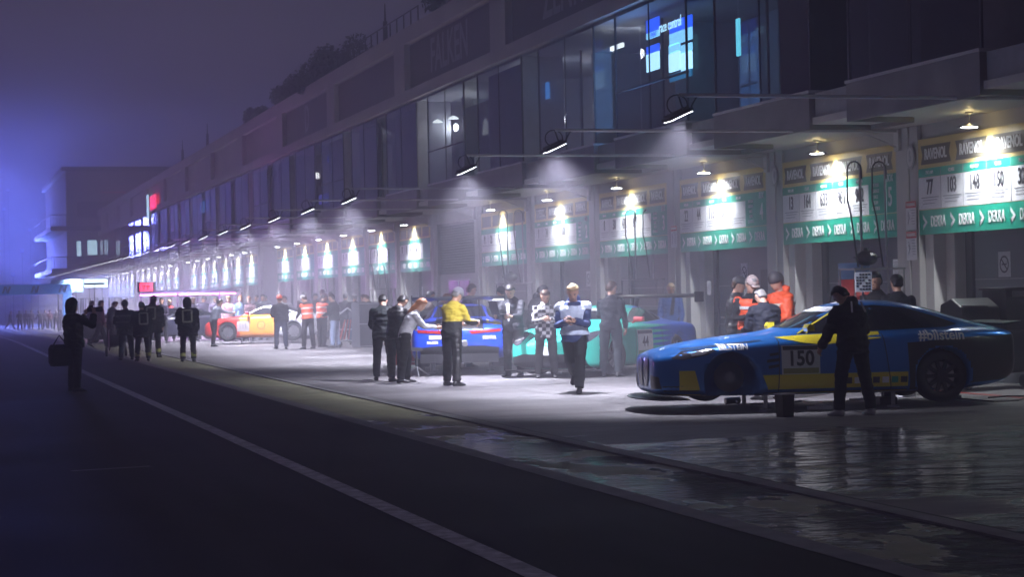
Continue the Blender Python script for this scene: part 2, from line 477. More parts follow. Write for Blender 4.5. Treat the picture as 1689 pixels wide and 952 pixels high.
for i, (yc, p, kd) in enumerate(BAYS):
    g0 = gz(yc) - 0.1
    hw = p / 2 - 0.42
    if kd == 'louver':
        lv = MB(); lv.box(XF + 0.2, XF + 0.24, yc - hw, yc + hw, 2.45, 4.25)
        z = 2.5
        while z < 4.2:
            lv.obox((XF + 0.13, yc, z), (0.11, 2 * hw - 0.1, 0.012), Matrix.Rotation(R(38), 3, 'Y')); z += 0.09
        lv.box(XF + 0.02, XF + 0.2, yc - hw, yc - hw + 0.06, 2.45, 4.25); lv.box(XF + 0.02, XF + 0.2, yc + hw - 0.06, yc + hw, 2.45, 4.25)
        sub(lv.build('louver', mat('louver_metal', (0.17, 0.17, 0.18), 0.45, 0.4), bld))
        wd = MB(); wd.box(XF + 0.06, XF + 0.10, yc - 1.5, yc + 1.2, 1.15, 2.2)
        w_ = sub(wd.build('window', mat('office_glass', (0.03, 0.035, 0.045), 0.35), bld))
        fr = MB(); fr.box(XF + 0.04, XF + 0.062, yc - 1.55, yc + 1.25, 2.2, 2.26); fr.box(XF + 0.04, XF + 0.062, yc - 0.2, yc - 0.14, 1.15, 2.2); fr.box(XF + 0.03, XF + 0.062, yc - 1.55, yc + 1.25, 1.09, 1.15)
        fr.build('frame', edge_m, w_)
        continue
    if kd == 'blank':
        continue
    # recessed door set towards the near side, with a white stepped jamb at the far side
    j = MB()
    j.box(XF + 0.10, XF + 0.62, yc + hw - 0.30, yc + hw, g0, LZ + 0.03)
    j.box(XF + 0.34, XF + 0.62, yc + hw - 0.62, yc + hw - 0.30, g0, LZ + 0.03)
    j2 = MB(); j2.box(XF + 0.10, XF + 0.62, yc - hw, yc - hw + 0.16, g0, LZ + 0.03); sub(j2.build('jamb', jamb_m, bld))
    if kd in 'AB': sub(j.build('jamb', jamb_m, bld, bevel=0.012))
    else: sub(j.build('jamb', jamb_m, bld))
    d = MB()
    y1 = yc + hw - 0.62; y0 = yc - hw + 0.16
    d.box(XF + 0.62, XF + 0.66, y0, y1, g0, LZ + 0.03)
    d.mi = 1
    d.box(XF + 0.56, XF + 0.62, y1 - 0.22, y1, g0, LZ + 0.02)       # dark guide channel
    if i % 3 == 1: d.box(XF + 0.60, XF + 0.622, y0 + 0.55, y0 + 1.6, g0, 2.15)
    d.mi = 2
    for zz in (0.9, 1.8): d.box(XF + 0.612, XF + 0.624, y0, y1 - 0.22, zz, zz + 0.012)
    o = sub(d.build('garage_door', [door_ms[i % 2], dark_m, edge_m], bld))
    if kd in 'AB':
        h = MB(); h.box(XF + 0.575, XF + 0.62, y1 - 0.52, y1 - 0.36, 1.05, 1.09); h.build('handle', edge_m, o)

# storey above: soffit, slab band, projecting glass boxes with recessed gaps
y_lo = 15.0
sf = MB(); sf.box(XB + 0.06, 19.0, y_lo, Y_END, SZ, SZ + 0.12)
sub(sf.build('soffit', soff_m, bld))
back = MB()
back.box(19.0, 30, y_lo, Y_TOP, -0.8, 10.2)
sub(back.build('rear_block', mat('rear_wall', (0.12, 0.12, 0.13), 0.7, var=0.1), bld))
PER = 5.87; BOX0 = 25.6 - 2 * PER
glass = node_mat('facade_glass')
gm, gnt, gb = glass
gnt.nodes.remove(gb)
tr = gnt.nodes.new('ShaderNodeBsdfTransparent'); tr.inputs['Color'].default_value = (0.66, 0.70, 0.74, 1)
gl = gnt.nodes.new('ShaderNodeBsdfGlossy'); gl.inputs['Roughness'].default_value = 0.03; gl.inputs['Color'].default_value = (0.85, 0.82, 0.82, 1)
fr_ = gnt.nodes.new('ShaderNodeFresnel'); fr_.inputs['IOR'].default_value = 1.5
mxs = gnt.nodes.new('ShaderNodeMixShader')
gnt.links.new(fr_.outputs[0], mxs.inputs[0]); gnt.links.new(tr.outputs[0], mxs.inputs[1]); gnt.links.new(gl.outputs[0], mxs.inputs[2])
gnt.links.new(mxs.outputs[0], gnt.nodes['Material Output'].inputs['Surface'])
room_ms = [mat('room_dark', (0.09, 0.09, 0.10), 0.7, var=0.2), mat('room_grey', (0.32, 0.32, 0.34), 0.7, var=0.15), mat('room_blind', (0.46, 0.46, 0.50), 0.6, var=0.1), mat('room_green_dark', (0.04, 0.05, 0.042), 0.6, var=0.1), mat('room_warm', (0.16, 0.13, 0.12), 0.7, var=0.15)]
nbox = int((Y_TOP - BOX0) / PER) + 1
WZ0, WZ1 = 5.21, 8.0
seq = [0, 0, 0, 0, 1, 1, 2, 1, 3, 2, 2, 1, 2, 2, 1, 2, 2, 1, 2, 2, 4, 2]
XG = 16.1
for k in range(nbox):
    y0 = BOX0 + PER * k; y1 = y0 + 4.4; y2 = y0 + PER
    rt = room_ms[seq[k % len(seq)]]
    b_ = MB()
    b_.box(XB, XB + 0.08, y0, y1, SZ - 0.09, WZ0 - 0.03)       # dark band of the projecting box
    b_.box(XB + 0.08, XG, y0, y0 + 0.08, SZ - 0.09, WZ0 - 0.03)
    b_.box(XB + 0.08, XG, y1 - 0.08, y1, SZ - 0.09, WZ0 - 0.03)
    b_.box(XG, XG + 0.08, y1, y2, SZ - 0.09, WZ0 - 0.03)
    b_.mi = 1
    b_.box(XB - 0.02, XB + 0.10, y0 - 0.02, y1 + 0.02, WZ0 - 0.03, WZ0 + 0.02)
    b_.box(XB + 0.10, XG, y0 - 0.02, y0 + 0.10, WZ0 - 0.03, WZ0 + 0.02)
    b_.box(XG - 0.02, XG + 0.10, y1 + 0.02, y2 - 0.02, WZ0 - 0.03, WZ0 + 0.02)
    sub(b_.build('slab_edge', [band_m, edge_m], bld))
    w = MB()
    w.box(XB + 0.035, XB + 0.075, y0, y0 + 0.05, WZ0, WZ1); w.box(XB + 0.035, XB + 0.075, y1 - 0.05, y1, WZ0, WZ1)
    w.box(XB + 0.035, XB + 0.06, y0 + 2.18, y0 + 2.21, WZ0, WZ1)
    w.box(XB + 0.02, XB + 0.09, y0, y1, WZ0 + 1.02, WZ0 + 1.05) if k % 3 == 1 else None
    w.box(XG + 0.0, XG + 0.05, y1 + 0.02, y1 + 0.07, WZ0, WZ1)
    wo_ = sub(w.build('window', dark_m, bld))
    pn = MB()
    pn.quad((XB + 0.05, y1, WZ0), (XB + 0.05, y0, WZ0), (XB + 0.05, y0, WZ1), (XB + 0.05, y1, WZ1))
    if k % 4 in (1, 3) or k == 4: pn.quad((XB + 0.05, y0 + .025, WZ0), (XG, y0 + .025, WZ0), (XG, y0 + .025, WZ1), (XB + 0.05, y0 + .025, WZ1))
    else:
        rp_ = MB(); rp_.box(XB + 0.08, XG, y0 + 0.01, y0 + 0.05, WZ0, WZ1); sub(rp_.build('side_panel', room_ms[[1, 4, 2, 0][k % 4]], bld))
    pn.quad((XG + 0.025, y2, WZ0), (XG + 0.025, y1, WZ0), (XG + 0.025, y1, WZ1), (XG + 0.025, y2, WZ1))
    pn.build('pane', gm, wo_)
    rm = MB()
    rm.box(18.2, 18.9, y0, y2, WZ0, WZ1)
    rm.box(16.6, 18.2, y0 + 4.9, y0 + 4.98, WZ0, WZ1)
    if seq[k % len(seq)] in (2, 3):
        rm.box(XB + 0.25, XB + 0.29, y0 + 0.3, y0 + 3.9, WZ0 + 0.02, WZ1 - 0.1)
    sub(rm.build('room_partition', rt, bld))
fl = MB(); fl.box(XB + 0.12, 19.0, y_lo, Y_TOP, SZ + 0.13, WZ0 - 0.035)
fl.box(XB + 0.12, 19.0, y_lo, Y_TOP, WZ1 + 0.002, WZ1 + 0.08)
sub(fl.build('floor_slab', room_ms[1], bld))
# parapet storey with recessed poster fields
par = MB()
par.box(XB - 0.05, XB + 0.35, y_lo, Y_TOP, WZ1 + 0.09, 8.45)
par.box(XB - 0.05, XB + 0.35, y_lo, Y_TOP, 9.98, 10.5)
par.box(XB + 0.16, XB + 0.32, y_lo, Y_TOP, 8.45, 9.98)
k = 0; y = y_lo
while y < Y_TOP:
    par.box(XB - 0.045, XB + 0.16, y, min(y + 1.5, Y_TOP), 8.45, 9.98); y += 2 * PER
par.box(XB + 0.35, 19.0, y_lo, Y_TOP, 10.0, 10.2)
sub(par.build('parapet', para_m, bld))
poster_m = mat('poster_dark', (0.075, 0.055, 0.062), 0.55, var=0.12, scale=1)
poster_l = mat('poster_letter', (0.30, 0.29, 0.31), 0.6)
# ------------------------------------------------------------------ garage banners
yel = mat('banner_yellow', (0.62, 0.48, 0.17), 0.5, var=0.05)
grn = mat('banner_green', (0.012, 0.36, 0.24), 0.45)
wht = mat('banner_white', (0.78, 0.79, 0.82), 0.5)
blk = mat('print_black', (0.03, 0.03, 0.035), 0.5)
gry = mat('print_grey', (0.33, 0.33, 0.38), 0.5)
whp = mat('print_white', (0.80, 0.82, 0.82), 0.5)
redl = mat('print_red', (0.55, 0.06, 0.05), 0.5)
def fbox(mb, ya, yb, z0, z1, d):     # a thin plate on the banner, ya..yb metres from its far edge
    mb.box(-d, -d + 0.003, -yb, -ya, z0, z1)
def make_banner(nums, boxno, label, full=True, W=5.03):
    """origin: far top edge of the opening, on the wall plane; runs towards -Y"""
    t = thing('garage_banner', label, 'banner')
    b = MB(); b.box(-0.03, 0.03, -W, 0, 0, 1.72)
    b.mi = 1; fbox(b, 0.0, W, 0.0, 0.44, 0.034)
    b.mi = 2; fbox(b, 0.0, W, 0.455, 1.03, 0.034)
    b.mi = 1; fbox(b, 0.0, W, 1.035, 1.19, 0.035)
    fbox(b, W - 1.12, W, 0.46, 1.034, 0.0375)
    b.mi = 3
    for k in range(4):
        a = 0.1 + k * 1.24
        b.add([(-0.036, -a, 1.26), (-0.036, -(a + 0.06), 1.43), (-0.036, -a, 1.60), (-0.036, -(a + 1.08), 1.60), (-0.036, -(a + 1.02), 1.43), (-0.036, -(a + 1.08), 1.26)], [(0, 1, 2, 3, 4, 5)])
    b.mi = 4
    nc = 5
    for k in range(nc):
        a = 0.02 + k * 0.78
        if k: fbox(b, a, a + 0.012, 0.46, 1.19, 0.0385)
        fbox(b, a + 0.08, a + 0.70, 0.655, 0.672, 0.0385)
        if full:
            for q, wq in ((0.62, 0.5), (0.56, 0.42)): fbox(b, a + 0.14, a + 0.14 + wq, q - 0.012, q + 0.002, 0.0385)
    b.build('board', [yel, grn, wht, mat('banner_plate', (0.10, 0.09, 0.06), 0.5), gry], t)
    if full:
        for k in range(4):
            facade_text('sponsor_lettering', 'RAVENOL', -0.040, -(0.64 + k * 1.24), 1.43, 0.27, whp, t, bold=0.008, xs=0.66)
        for k in range(nc):
            facade_text('class_lettering', 'CLASS' if k % 2 else 'PRO-AM', -0.040, -(0.41 + k * 0.78), 1.11, 0.09, whp, t, xs=0.8)
    for k in range(5):
        a = 0.14 + k * 0.99
        m = MB()
        m.add([(-0.040, -a, 0.08), (-0.040, -(a + 0.17), 0.22), (-0.040, -a, 0.37), (-0.040, -a, 0.29), (-0.040, -(a + 0.085), 0.22), (-0.040, -a, 0.16)], [(0, 1, 4, 5), (1, 2, 3, 4)])
        m.add([(-0.040, -a, 0.08), (-0.040, -(a + 0.03), 0.08 + 0.025), (-0.040, -(a + 0.03), 0.16 + 0.03), (-0.040, -a, 0.16)], [(0, 1, 2, 3)])
        m.build('logo_mark', whp, t)
        facade_text('logo_lettering', 'DEKRA', -0.040, -(a + 0.55), 0.22, 0.27, whp, t, bold=0.006, xs=0.62)
    for k, n in enumerate(nums):
        if n: facade_text('number', n, -0.040, -(0.41 + k * 0.78), 0.84, 0.37, blk, t, bold=0.006, xs=0.62)
    if full:
        for q in range(5): facade_text('class_lettering', ('PIT BOX', 'GARAGE', 'RACE', 'TEAM', 'CONTROL')[q], -0.042, -(W - 0.82), 1.0 - q * 0.11, 0.10, whp, t, xs=0.7)
        if boxno:
            facade_text('number', 'BOX', -0.042, -(W - 0.25), 1.10, 0.20, whp, t, xs=0.6)
            facade_text('number', boxno, -0.042, -(W - 0.25), 0.74, 0.50, whp, t, xs=0.66, bold=0.01)
    return t

lamp_on = mat('lamp_lit', (0.9, 0.9, 0.9), 0.4, emit=(0.95, 0.97, 1.0), strength=60)
lamp_warm = mat('lamp_lit_warm', (0.9, 0.85, 0.7), 0.4, emit=(1.0, 0.80, 0.42), strength=14)
alu = mat('brushed_metal', (0.45, 0.45, 0.46), 0.35, 0.9, var=0.1)
blackm = mat('black_plastic', (0.02, 0.02, 0.022), 0.4)
def spot(name, loc, target, watts, angle, color, parent=None, size=0.05, blend=0.4):
    l = bpy.data.lights.new(name, 'SPOT'); l.energy = watts; l.color = color
    l.spot_size = R(angle); l.spot_blend = blend; l.shadow_soft_size = size
    o = bpy.data.objects.new(name, l); col.objects.link(o)
    o.location = loc
    o.rotation_euler = (Vector(target) - Vector(loc)).to_track_quat('-Z', 'Y').to_euler()
    if parent: o.parent = parent
    return o

NUMS = {-2: (['7', '12', '25', '911', ''], '8'), -1: (['5', '28', '90', '101', '115'], '7'), 0: (['77', '103', '148', '150', '320'], '6'),
        1: (['13', '164', '633', '961', '962'], '5'), 2: (['22', '44', '113', '311', ''], '4'), 3: (['8', '30', '474', '917', ''], '3'),
        4: (['1', '34', '2', '808', ''], '2'), 5: (['9', '21', '71', '', ''], '1')}
BLAB = {0: 'sharp bright garage banner at the right edge reading 77 103 148 150 320',
        1: 'garage banner behind the tall hose rig, second whole one from the right',
        2: 'fogged garage banner with numbers 22 44 113 311 behind the orange vests',
        3: 'fogged garage banner above the teal car wing with looped hoses before it',
        4: 'fogged garage banner above the man in the pale jacket',
        5: 'fogged garage banner just right of the slatted louver',
        -1: 'garage banner partly cut off at the right edge of the view', -2: 'garage banner beyond the right edge of the view'}
def make_lamp(label, near, group):
    """pendant lamp hung in front of a banner; origin on the soffit"""
    t = thing('banner_lamp', label, 'lamp', group=group)
    m = MB(); m.lathe((0, 0, 0), [(0.07, 0.0), (0.07, -0.03), (0.015, -0.04), (0.012, -0.2), (0.02, -0.21)], 12)
    m.build('stem', alu, t)
    m = MB(); m.lathe((0, 0, -0.21), [(0.03, 0.0), (0.17, -0.03), (0.20, -0.05), (0.19, -0.055), (0.05, -0.02)], 20)
    m.build('lamp_shade', blackm, t, smooth=True)
    m = MB(); m.lathe((0, 0, -0.235), [(0.05, 0), (0.13, -0.012), (0.13, -0.03), (0.02, -0.036)], 16)
    m.build('bulb', lamp_on, t)
    return t
def add_banner_lights(t, far):
    e = BANNER_W * (2.0 if far else 1.0)
    o = spot('lamp_beam', (0, 0, -0.29), (0.42, 0, -1.6), e, 125, (0.93, 0.96, 1.0), t, 0.05, 0.8)
    spot('lamp_streak', (0.22, 0, -0.16), (0.40, 0, -1.6), STREAK_W * (7.0 if far else 1.0), 48, (0.93, 0.97, 1.0), t, 0.03, 0.6)
    if not far:
        w = bpy.data.lights.new('lamp_glow', 'POINT'); w.energy = 4.0; w.color = (1.0, 0.78, 0.35); w.shadow_soft_size = 0.04
        ow = bpy.data.objects.new('lamp_glow', w); col.objects.link(ow); ow.parent = t; ow.location = (0, 0, -0.13)

GRP = {'B': 'second group of garages', 'C': 'third group of garages', 'D': 'fourth group of garages', 'E': 'farthest group of garages'}
ORD = ['nearest', 'second nearest', 'third nearest', 'fourth nearest', 'fifth nearest', 'farthest']
proto_far = {}
cnt = {}
for i, (yc, p, kd) in enumerate(BAYS):
    if kd not in 'ABCDE': continue
    W = p - 0.84
    fe = yc + p / 2 - 0.42
    if kd == 'A':
        k = i - 2
        t = make_banner(NUMS[k][0], NUMS[k][1], BLAB[k], full=(k < 5))
        t['group'] = 'sponsor banners above the garage doors'
        where = {0: 'over number 150 on the banner at the right', 1: 'over the banner numbered 13 to 962', 2: 'over the banner behind the orange vests', 3: 'over the banner behind the looped hoses', 4: 'over the banner above the pale jacket man', 5: 'over the banner right of the louver', -1: 'outside the view at the near garage', -2: 'outside the view at the nearest garage'}[k]
        t.location = (XF + 0.058 - 0.03, fe, LZ + gz(yc))
        la = make_lamp('small black dish lamp under the soffit ' + where, True, 'lamps in front of the garage banners')
        la.location = (XF - 0.40, yc, SZ)
        add_banner_lights(la, False)
    else:
        q = cnt.get(kd, 0); cnt[kd] = q + 1
        if kd not in proto_far:
            t = make_banner(['8', '21', '60', '118', ''], '', '', full=False, W=5.03)
            t.scale = (1, W / 5.03, 1)
            proto_far[kd] = t
        else:
            t = copy_tree(proto_far[kd])
        t['label'] = 'distant glowing garage banner, %s of the %s' % (ORD[q], GRP[kd])
        t['group'] = 'sponsor banners above the garage doors'
        t.location = (XF + 0.058 - 0.03, fe, LZ + gz(yc))
        la = make_lamp('tiny bright lamp on the %s garage of the %s' % (ORD[q], GRP[kd]), False, 'lamps in front of the garage banners')
        la.location = (XF - 0.40, yc, SZ)
        add_banner_lights(la, True)

# ------------------------------------------------------------------ pit booms with floodlights
def make_boom(label):
    """origin at the foot of the wall; arm reaches 6.6 m out over the apron"""
    t = thing('pit_boom', label, 'boom', group='floodlight booms over the apron')
    L = 6.62
    m = MB(); m.tube([(0.0, 0, 4.56), (-L, 0, 4.56)], 0.028, 8)
    m.build('arm', mat('boom_steel', (0.62, 0.61, 0.62), 0.4, 0.0), t)
    m = MB(); m.tube([(0.05, 0, 4.60), (-1.4, 0, 4.585)], 0.018, 6); m.box(-0.04, 0.06, -0.09, 0.09, 4.2, 4.59)
    m.tube([(0.02, 0.0, 4.25), (-0.75, 0.0, 4.55)], 0.016, 6)
    m.build('bracket', mat('boom_steel', (0.62, 0.61, 0.62), 0.4, 0.0), t)
    m = MB()
    m.tube([(-L, 0, 4.56), (-L + 0.06, 0.02, 4.40), (-L + 0.16, 0.05, 4.30)], 0.014, 6)
    m.tube([(-L + .3, 0, 4.56), (-L + 0.22, 0.03, 4.42), (-L + 0.20, 0.05, 4.30)], 0.014, 6)
    for r0 in (0.16,):
        m.tube([(-L - 0.02 + r0 * math.cos(a), 0.0, 4.42 + 0.9 * r0 * math.sin(a)) for a in [j * math.pi / 8 for j in range(17)]], 0.011, 6)
    m.build('cable', blackm, t)
    fl_ = MB(); Mx = Matrix.Rotation(R(-24), 3, 'Y')
    fl_.obox((-L - 0.02, 0, 4.27), (0.40, 0.34, 0.055), Mx)
    for q in range(6): fl_.obox(Vector((-L - 0.02, 0, 4.27)) + Mx @ Vector((-0.15 + q * 0.06, 0, 0.045)), (0.012, 0.3, 0.04), Mx)
    f = fl_.build('floodlight', blackm, t, bevel=0.006)
    e = MB(); e.obox(Vector((-L - 0.02, 0, 4.27)) + Mx @ Vector((0, 0, -0.031)), (0.36, 0.30, 0.006), Mx)
    e.build('lens', mat('flood_lens', (0.9, 0.9, 0.9), 0.4, emit=(0.86, 0.88, 1.0), strength=16), f)
    return t
BOOM_Y = [(26.3 + 5.87 * k) for k in (0, 1, 2, 4, 5, 6)] + [67.5 + 5.6 * k for k in range(7)] + [106.6 + 5.12 * k for k in range(7)] + [142.7 + 4.9 * k for k in range(7)] + [177 + 4.5 * k for k in range(5)]
bm0 = None
boom_lab = ['boom right of the %s garage, %s' % (ORD[q], GRP[g_]) if q < 6 else 'fogged boom at left end of the %s' % GRP[g_] for g_, n_ in (('B', 7), ('C', 7), ('D', 7), ('E', 5)) for q in range(n_)]
for k, y in enumerate(BOOM_Y):
    if bm0 is None: b_ = bm0 = make_boom('')
    else: b_ = copy_tree(bm0)
    b_.location = (XF - 0.06, y, 0)
    if k < 6:
        b_['label'] = ['long lit boom above the blue car numbered 150, nearest of all', 'lit boom over the apron between the teal car and the blue car, second nearest', 'lit boom above the pale jacket man, third nearest', 'lit boom left of the gap in the row, fourth nearest', 'lit boom above the louver, fifth nearest', 'lit boom above the seated crew left of the blue racing car, sixth nearest'][k]
    else:
        b_['label'] = boom_lab[k - 6]
    s = spot('flood_beam', (-6.64, 0, 4.22), (-6.1, 1.7 if k == 0 else 0.2, 0), BOOM_W, 118, (0.84, 0.83, 1.0), b_, 0.10, 0.9)

# ------------------------------------------------------------------ parapet posters
def poster(y0, y1, body, label, size=0.9):
    t = thing('parapet_poster', label, 'poster', (XB + 0.15, y1, 8.5), group='dark posters along the parapet')
    m = MB(); m.box(-0.03, 0.0, -(y1 - y0), 0, 0, 1.42); m.build('panel', poster_m, t)
    if body: facade_text('lettering', body, -0.036, -(y1 - y0) / 2, 0.7, size, poster_l, t, bold=0.02, xs=0.85)
y = y_lo + 1.6
names = [('ZENITH', 'large dark parapet poster at the top edge of the picture'), ('FALKEN', 'dark parapet poster with tall pale letters')]
Y_p = []
yy = y_lo
while yy < 75: Y_p.append(yy + 1.55); yy += 2 * PER
words = ['', '', 'ZENITH', 'FALKEN', '', 'D']
plabs = ['dark parapet poster out of view at the near end', 'dark parapet poster beyond the top edge', 'dark parapet poster cut by the top edge with pale slanting letters', 'dark parapet poster with tall pale letters, leftmost of the lettered pair',
         'plain dark reddish parapet poster left of the lettered ones', 'square parapet poster with one big pale letter']
for q, ya in enumerate(Y_p):
    poster(ya + 0.1, ya + 2 * PER - 1.7, words[q], plabs[q], 1.5 if len(words[q]) > 1 else 1.6)

# ------------------------------------------------------------------ roof rail, mast and rooftop bushes
rl = thing('roof_railing', 'thin dark railing along the roof edge', 'railing', (XB + 0.1, 67.5, 10.5))
m = MB(); m.tube([(0, -7, 0.55), (0, 6.5, 0.55)], 0.025, 6); m.build('handrail', dark_m, rl)
m = MB()
for q in range(14): m.box(-0.02, 0.02, -7 + q, -6.95 + q, 0, 0.55)
o = m.build('baluster', dark_m, rl); o['kind'] = 'stuff'
def mast(Y, h, label):
    m = MB(); m.lathe((0, 0, 0), [(0.10, 0), (0.08, h * 0.6), (0.04, h * 0.62), (0.02, h)], 8)
    o = m.build('roof_mast', dark_m); o.location = (XB + 0.5, Y, 10.5); tag(o, label, 'mast', 'short masts on the roof')
mast(67.0, 1.6, 'short dark mast beside the roof railing')
mast(114, 1.6, 'short dark mast on the roof left of the bushes')
mast(126, 1.6, 'short dark mast on the far roof, left of the other one')
leaf = mat('night_foliage', (0.035, 0.045, 0.03), 0.7, var=0.3)
bark = mat('bark', (0.05, 0.04, 0.035), 0.8)
def bush(Y, w, h, label, seed):
    rnd = random.Random(seed)
    t = thing('roof_bush', label, 'bush', (XB + 1.2, Y, 10.2), group='bushes in planters on the roof')
    m = MB(); m.tube([(0, 0, 0), (0.05, 0.1, h * 0.6)], [0.08, 0.03], 6)
    for q in range(5):
        a = rnd.uniform(0, 6.28); m.tube([(0, 0, h * 0.25), (w * 0.4 * math.cos(a) * .6, w * 0.4 * math.sin(a), h * 0.8)], [0.03, 0.01], 5)
    m.build('stem', bark, t)
    m = MB()
    cl = [(rnd.gauss(0, .22) * w * .5, rnd.uniform(-.5, .5) * w, h * rnd.uniform(0.15, 0.75), rnd.uniform(0.16, 0.28) * h * 1.3) for _ in range(12)]
    for q in range(4200):
        c = rnd.choice(cl); d = Vector((rnd.gauss(0, 1), rnd.gauss(0, 1), rnd.gauss(0, 1))).normalized() * c[3] * rnd.uniform(.4, 1.1)
        p = Vector(c[:3]) + d; p.z = max(p.z, 0.05)
        s = rnd.uniform(0.06, 0.13)
        a = Vector((rnd.gauss(0, 1), rnd.gauss(0, 1), rnd.gauss(0, 1))).normalized() * s; b = a.orthogonal().normalized() * s * 0.6
        m.quad(p - a, p - b, p + a, p + b)
    m.build('foliage', leaf, t)
for q, (Y, w, h) in enumerate([(76.5, 4.4, 2.6), (80.5, 4.8, 2.1), (85, 5.0, 1.7), (89.5, 5.2, 1.9), (94, 5.2, 1.6), (99.5, 6, 1.3), (57.5, 4.6, 2.8)]):
    bush(Y, w, h * .72, ['tallest dark bush on the roof beside the railing end', 'rounded dark bush second left of the railing end', 'low dark bush third left of the railing end', 'ragged dark bush fourth left of the railing end', 'dark bush fifth left of the railing end', 'low wide bush at the left end of the roof planting', 'dark rooftop bush at the top edge of the picture'][q], q)

# ------------------------------------------------------------------ things behind the glass
scr = thing('video_wall', 'bright blue and white video screens behind the upper glass', 'screen', (0, 0, 0))
def em(name, c, s): return mat(name, c, 0.4, emit=c, strength=s)
XS = 15.7
def face(px0, py0, px1, py1, X, mb):
    """rectangle on the plane x = X whose corners fall at these heights"""
    pts = []
    for px, py in ((px0, py1), (px1, py1), (px1, py0), (px0, py0)):
        u, v = uv(px, py); cD = 3200 * X / (u + 949); D = cD / CT
        pts.append((X, (D - X * ST) / CT, CAM_H - v / 3200 * D))
    ya = (pts[0][1] + pts[3][1]) / 2; yb = (pts[1][1] + pts[2][1]) / 2
    z0 = (pts[0][2] + pts[1][2]) / 2; z1 = (pts[2][2] + pts[3][2]) / 2
    mb.box(X, X + 0.04, yb, ya, z0, z1)
    return ya, yb, z0, z1
parts = [((1066, 30, 1086, 52), 'screen_blue'), ((1066, 52, 1086, 62), 'screen_cyan'), ((1104, 30, 1140, 50), 'screen_blue'), ((1104, 50, 1140, 70), 'screen_cyan'),
         ((1066, 74, 1086, 86), 'screen_blue'), ((1066, 87, 1086, 116), 'screen_white'), ((1103, 72, 1120, 85), 'screen_cyan'), ((1103, 86, 1121, 117), 'screen_white'), ((1123, 86, 1140, 115), 'screen_white'), ((1123, 72, 1140, 85), 'screen_cyan'),
         ((1104, 118, 1140, 130), 'screen_teal')]
cols_ = {'screen_blue': em('screen_blue', (0.02, 0.10, 0.85), 2.2), 'screen_cyan': em('screen_cyan', (0.25, 0.65, 0.95), 1.9), 'screen_white': em('screen_white', (0.45, 0.80, 1.0), 2.4), 'screen_teal': em('screen_teal', (0.03, 0.22, 0.45), 0.9)}
from_y = None
for rc, mn in parts:
    m = MB(); e_ = face(*rc, XS, m); m.build('screen', cols_[mn], scr)
m = MB(); ya, yb, z0, z1 = face(1070, 34, 1138, 46, XS - 0.05, MB())
facade_text('screen_text', 'race control', XS - 0.02, (ya + yb) / 2, (z0 + z1) / 2, 0.34, cols_['screen_white'], scr, xs=0.8)
ya, yb, z0, z1 = face(1066, 54, 1086, 60, XS - 0.05, MB())
facade_text('screen_text', 'EVENT', XS - 0.02, (ya + yb) / 2, (z0 + z1) / 2, 0.16, cols_['screen_blue'], scr)
def area(name, loc, tgt, w, sx, sy, c, parent=None):
    l = bpy.data.lights.new(name, 'AREA'); l.energy = w; l.shape = 'RECTANGLE'; l.size = sx; l.size_y = sy; l.color = c
    o = bpy.data.objects.new(name, l); col.objects.link(o); o.location = loc
    o.rotation_euler = (Vector(tgt) - Vector(loc)).to_track_quat('-Z', 'Y').to_euler(); o.parent = parent
    return o
area('screen_light', (XS - 0.1, ya, 6.6), (XB, ya, 6.6), 60, 2.2, 2.0, (0.15, 0.4, 1.0))
small = [((880, 139, 905, 166), 'blue lit television high in the lounge behind the glass', 'television', em('tv_blue', (0.05, 0.25, 0.7), 0.9), 15.6),
         ((1214, 30, 1219, 92), 'narrow cyan light strip behind the dark glass', 'light strip', em('strip_cyan', (0.15, 0.7, 0.9), 1.6), 15.6),
         ((322, 333, 344, 352), 'small blue lit window screen far along the upper floor', 'television', em('tv_blue', (0.05, 0.25, 0.7), 0.9), 15.6),
         ((247, 322, 257, 345), 'red lit sign behind the far upper glass', 'light sign', em('sign_red', (0.9, 0.02, 0.05), 3), 14.8),
         ((242, 321, 245, 360), 'cold white vertical light strip beside the red sign', 'light strip', em('strip_white', (0.5, 0.8, 0.9), 2), 14.8),
         ((381, 319, 384, 350), 'pale vertical light strip in the far upper floor', 'light strip', em('strip_pale', (0.8, 0.75, 0.8), 0.9), 15.6),
         ((585, 245, 596, 305), 'warm lit curtain strip behind the upper glass', 'light strip', em('strip_warm', (0.9, 0.75, 0.6), 0.28), 16.0),
         ((526, 320, 541, 336), 'deep blue lit panel behind the glass above the lamps', 'light sign', em('panel_deep', (0.03, 0.05, 0.5), 0.8), 15.8),
         ((540, 256, 548, 266), 'small blue light on the upper floor', 'light', em('tv_blue2', (0.08, 0.15, 0.7), 1.2), 15.8),
         ]
for rc, lab, ct, mm, X in small:
    m = MB(); ya, yb, z0, z1 = face(*rc, X, m)
    o = m.build(ct.replace(' ', '_'), mm); tag(o, lab, ct)
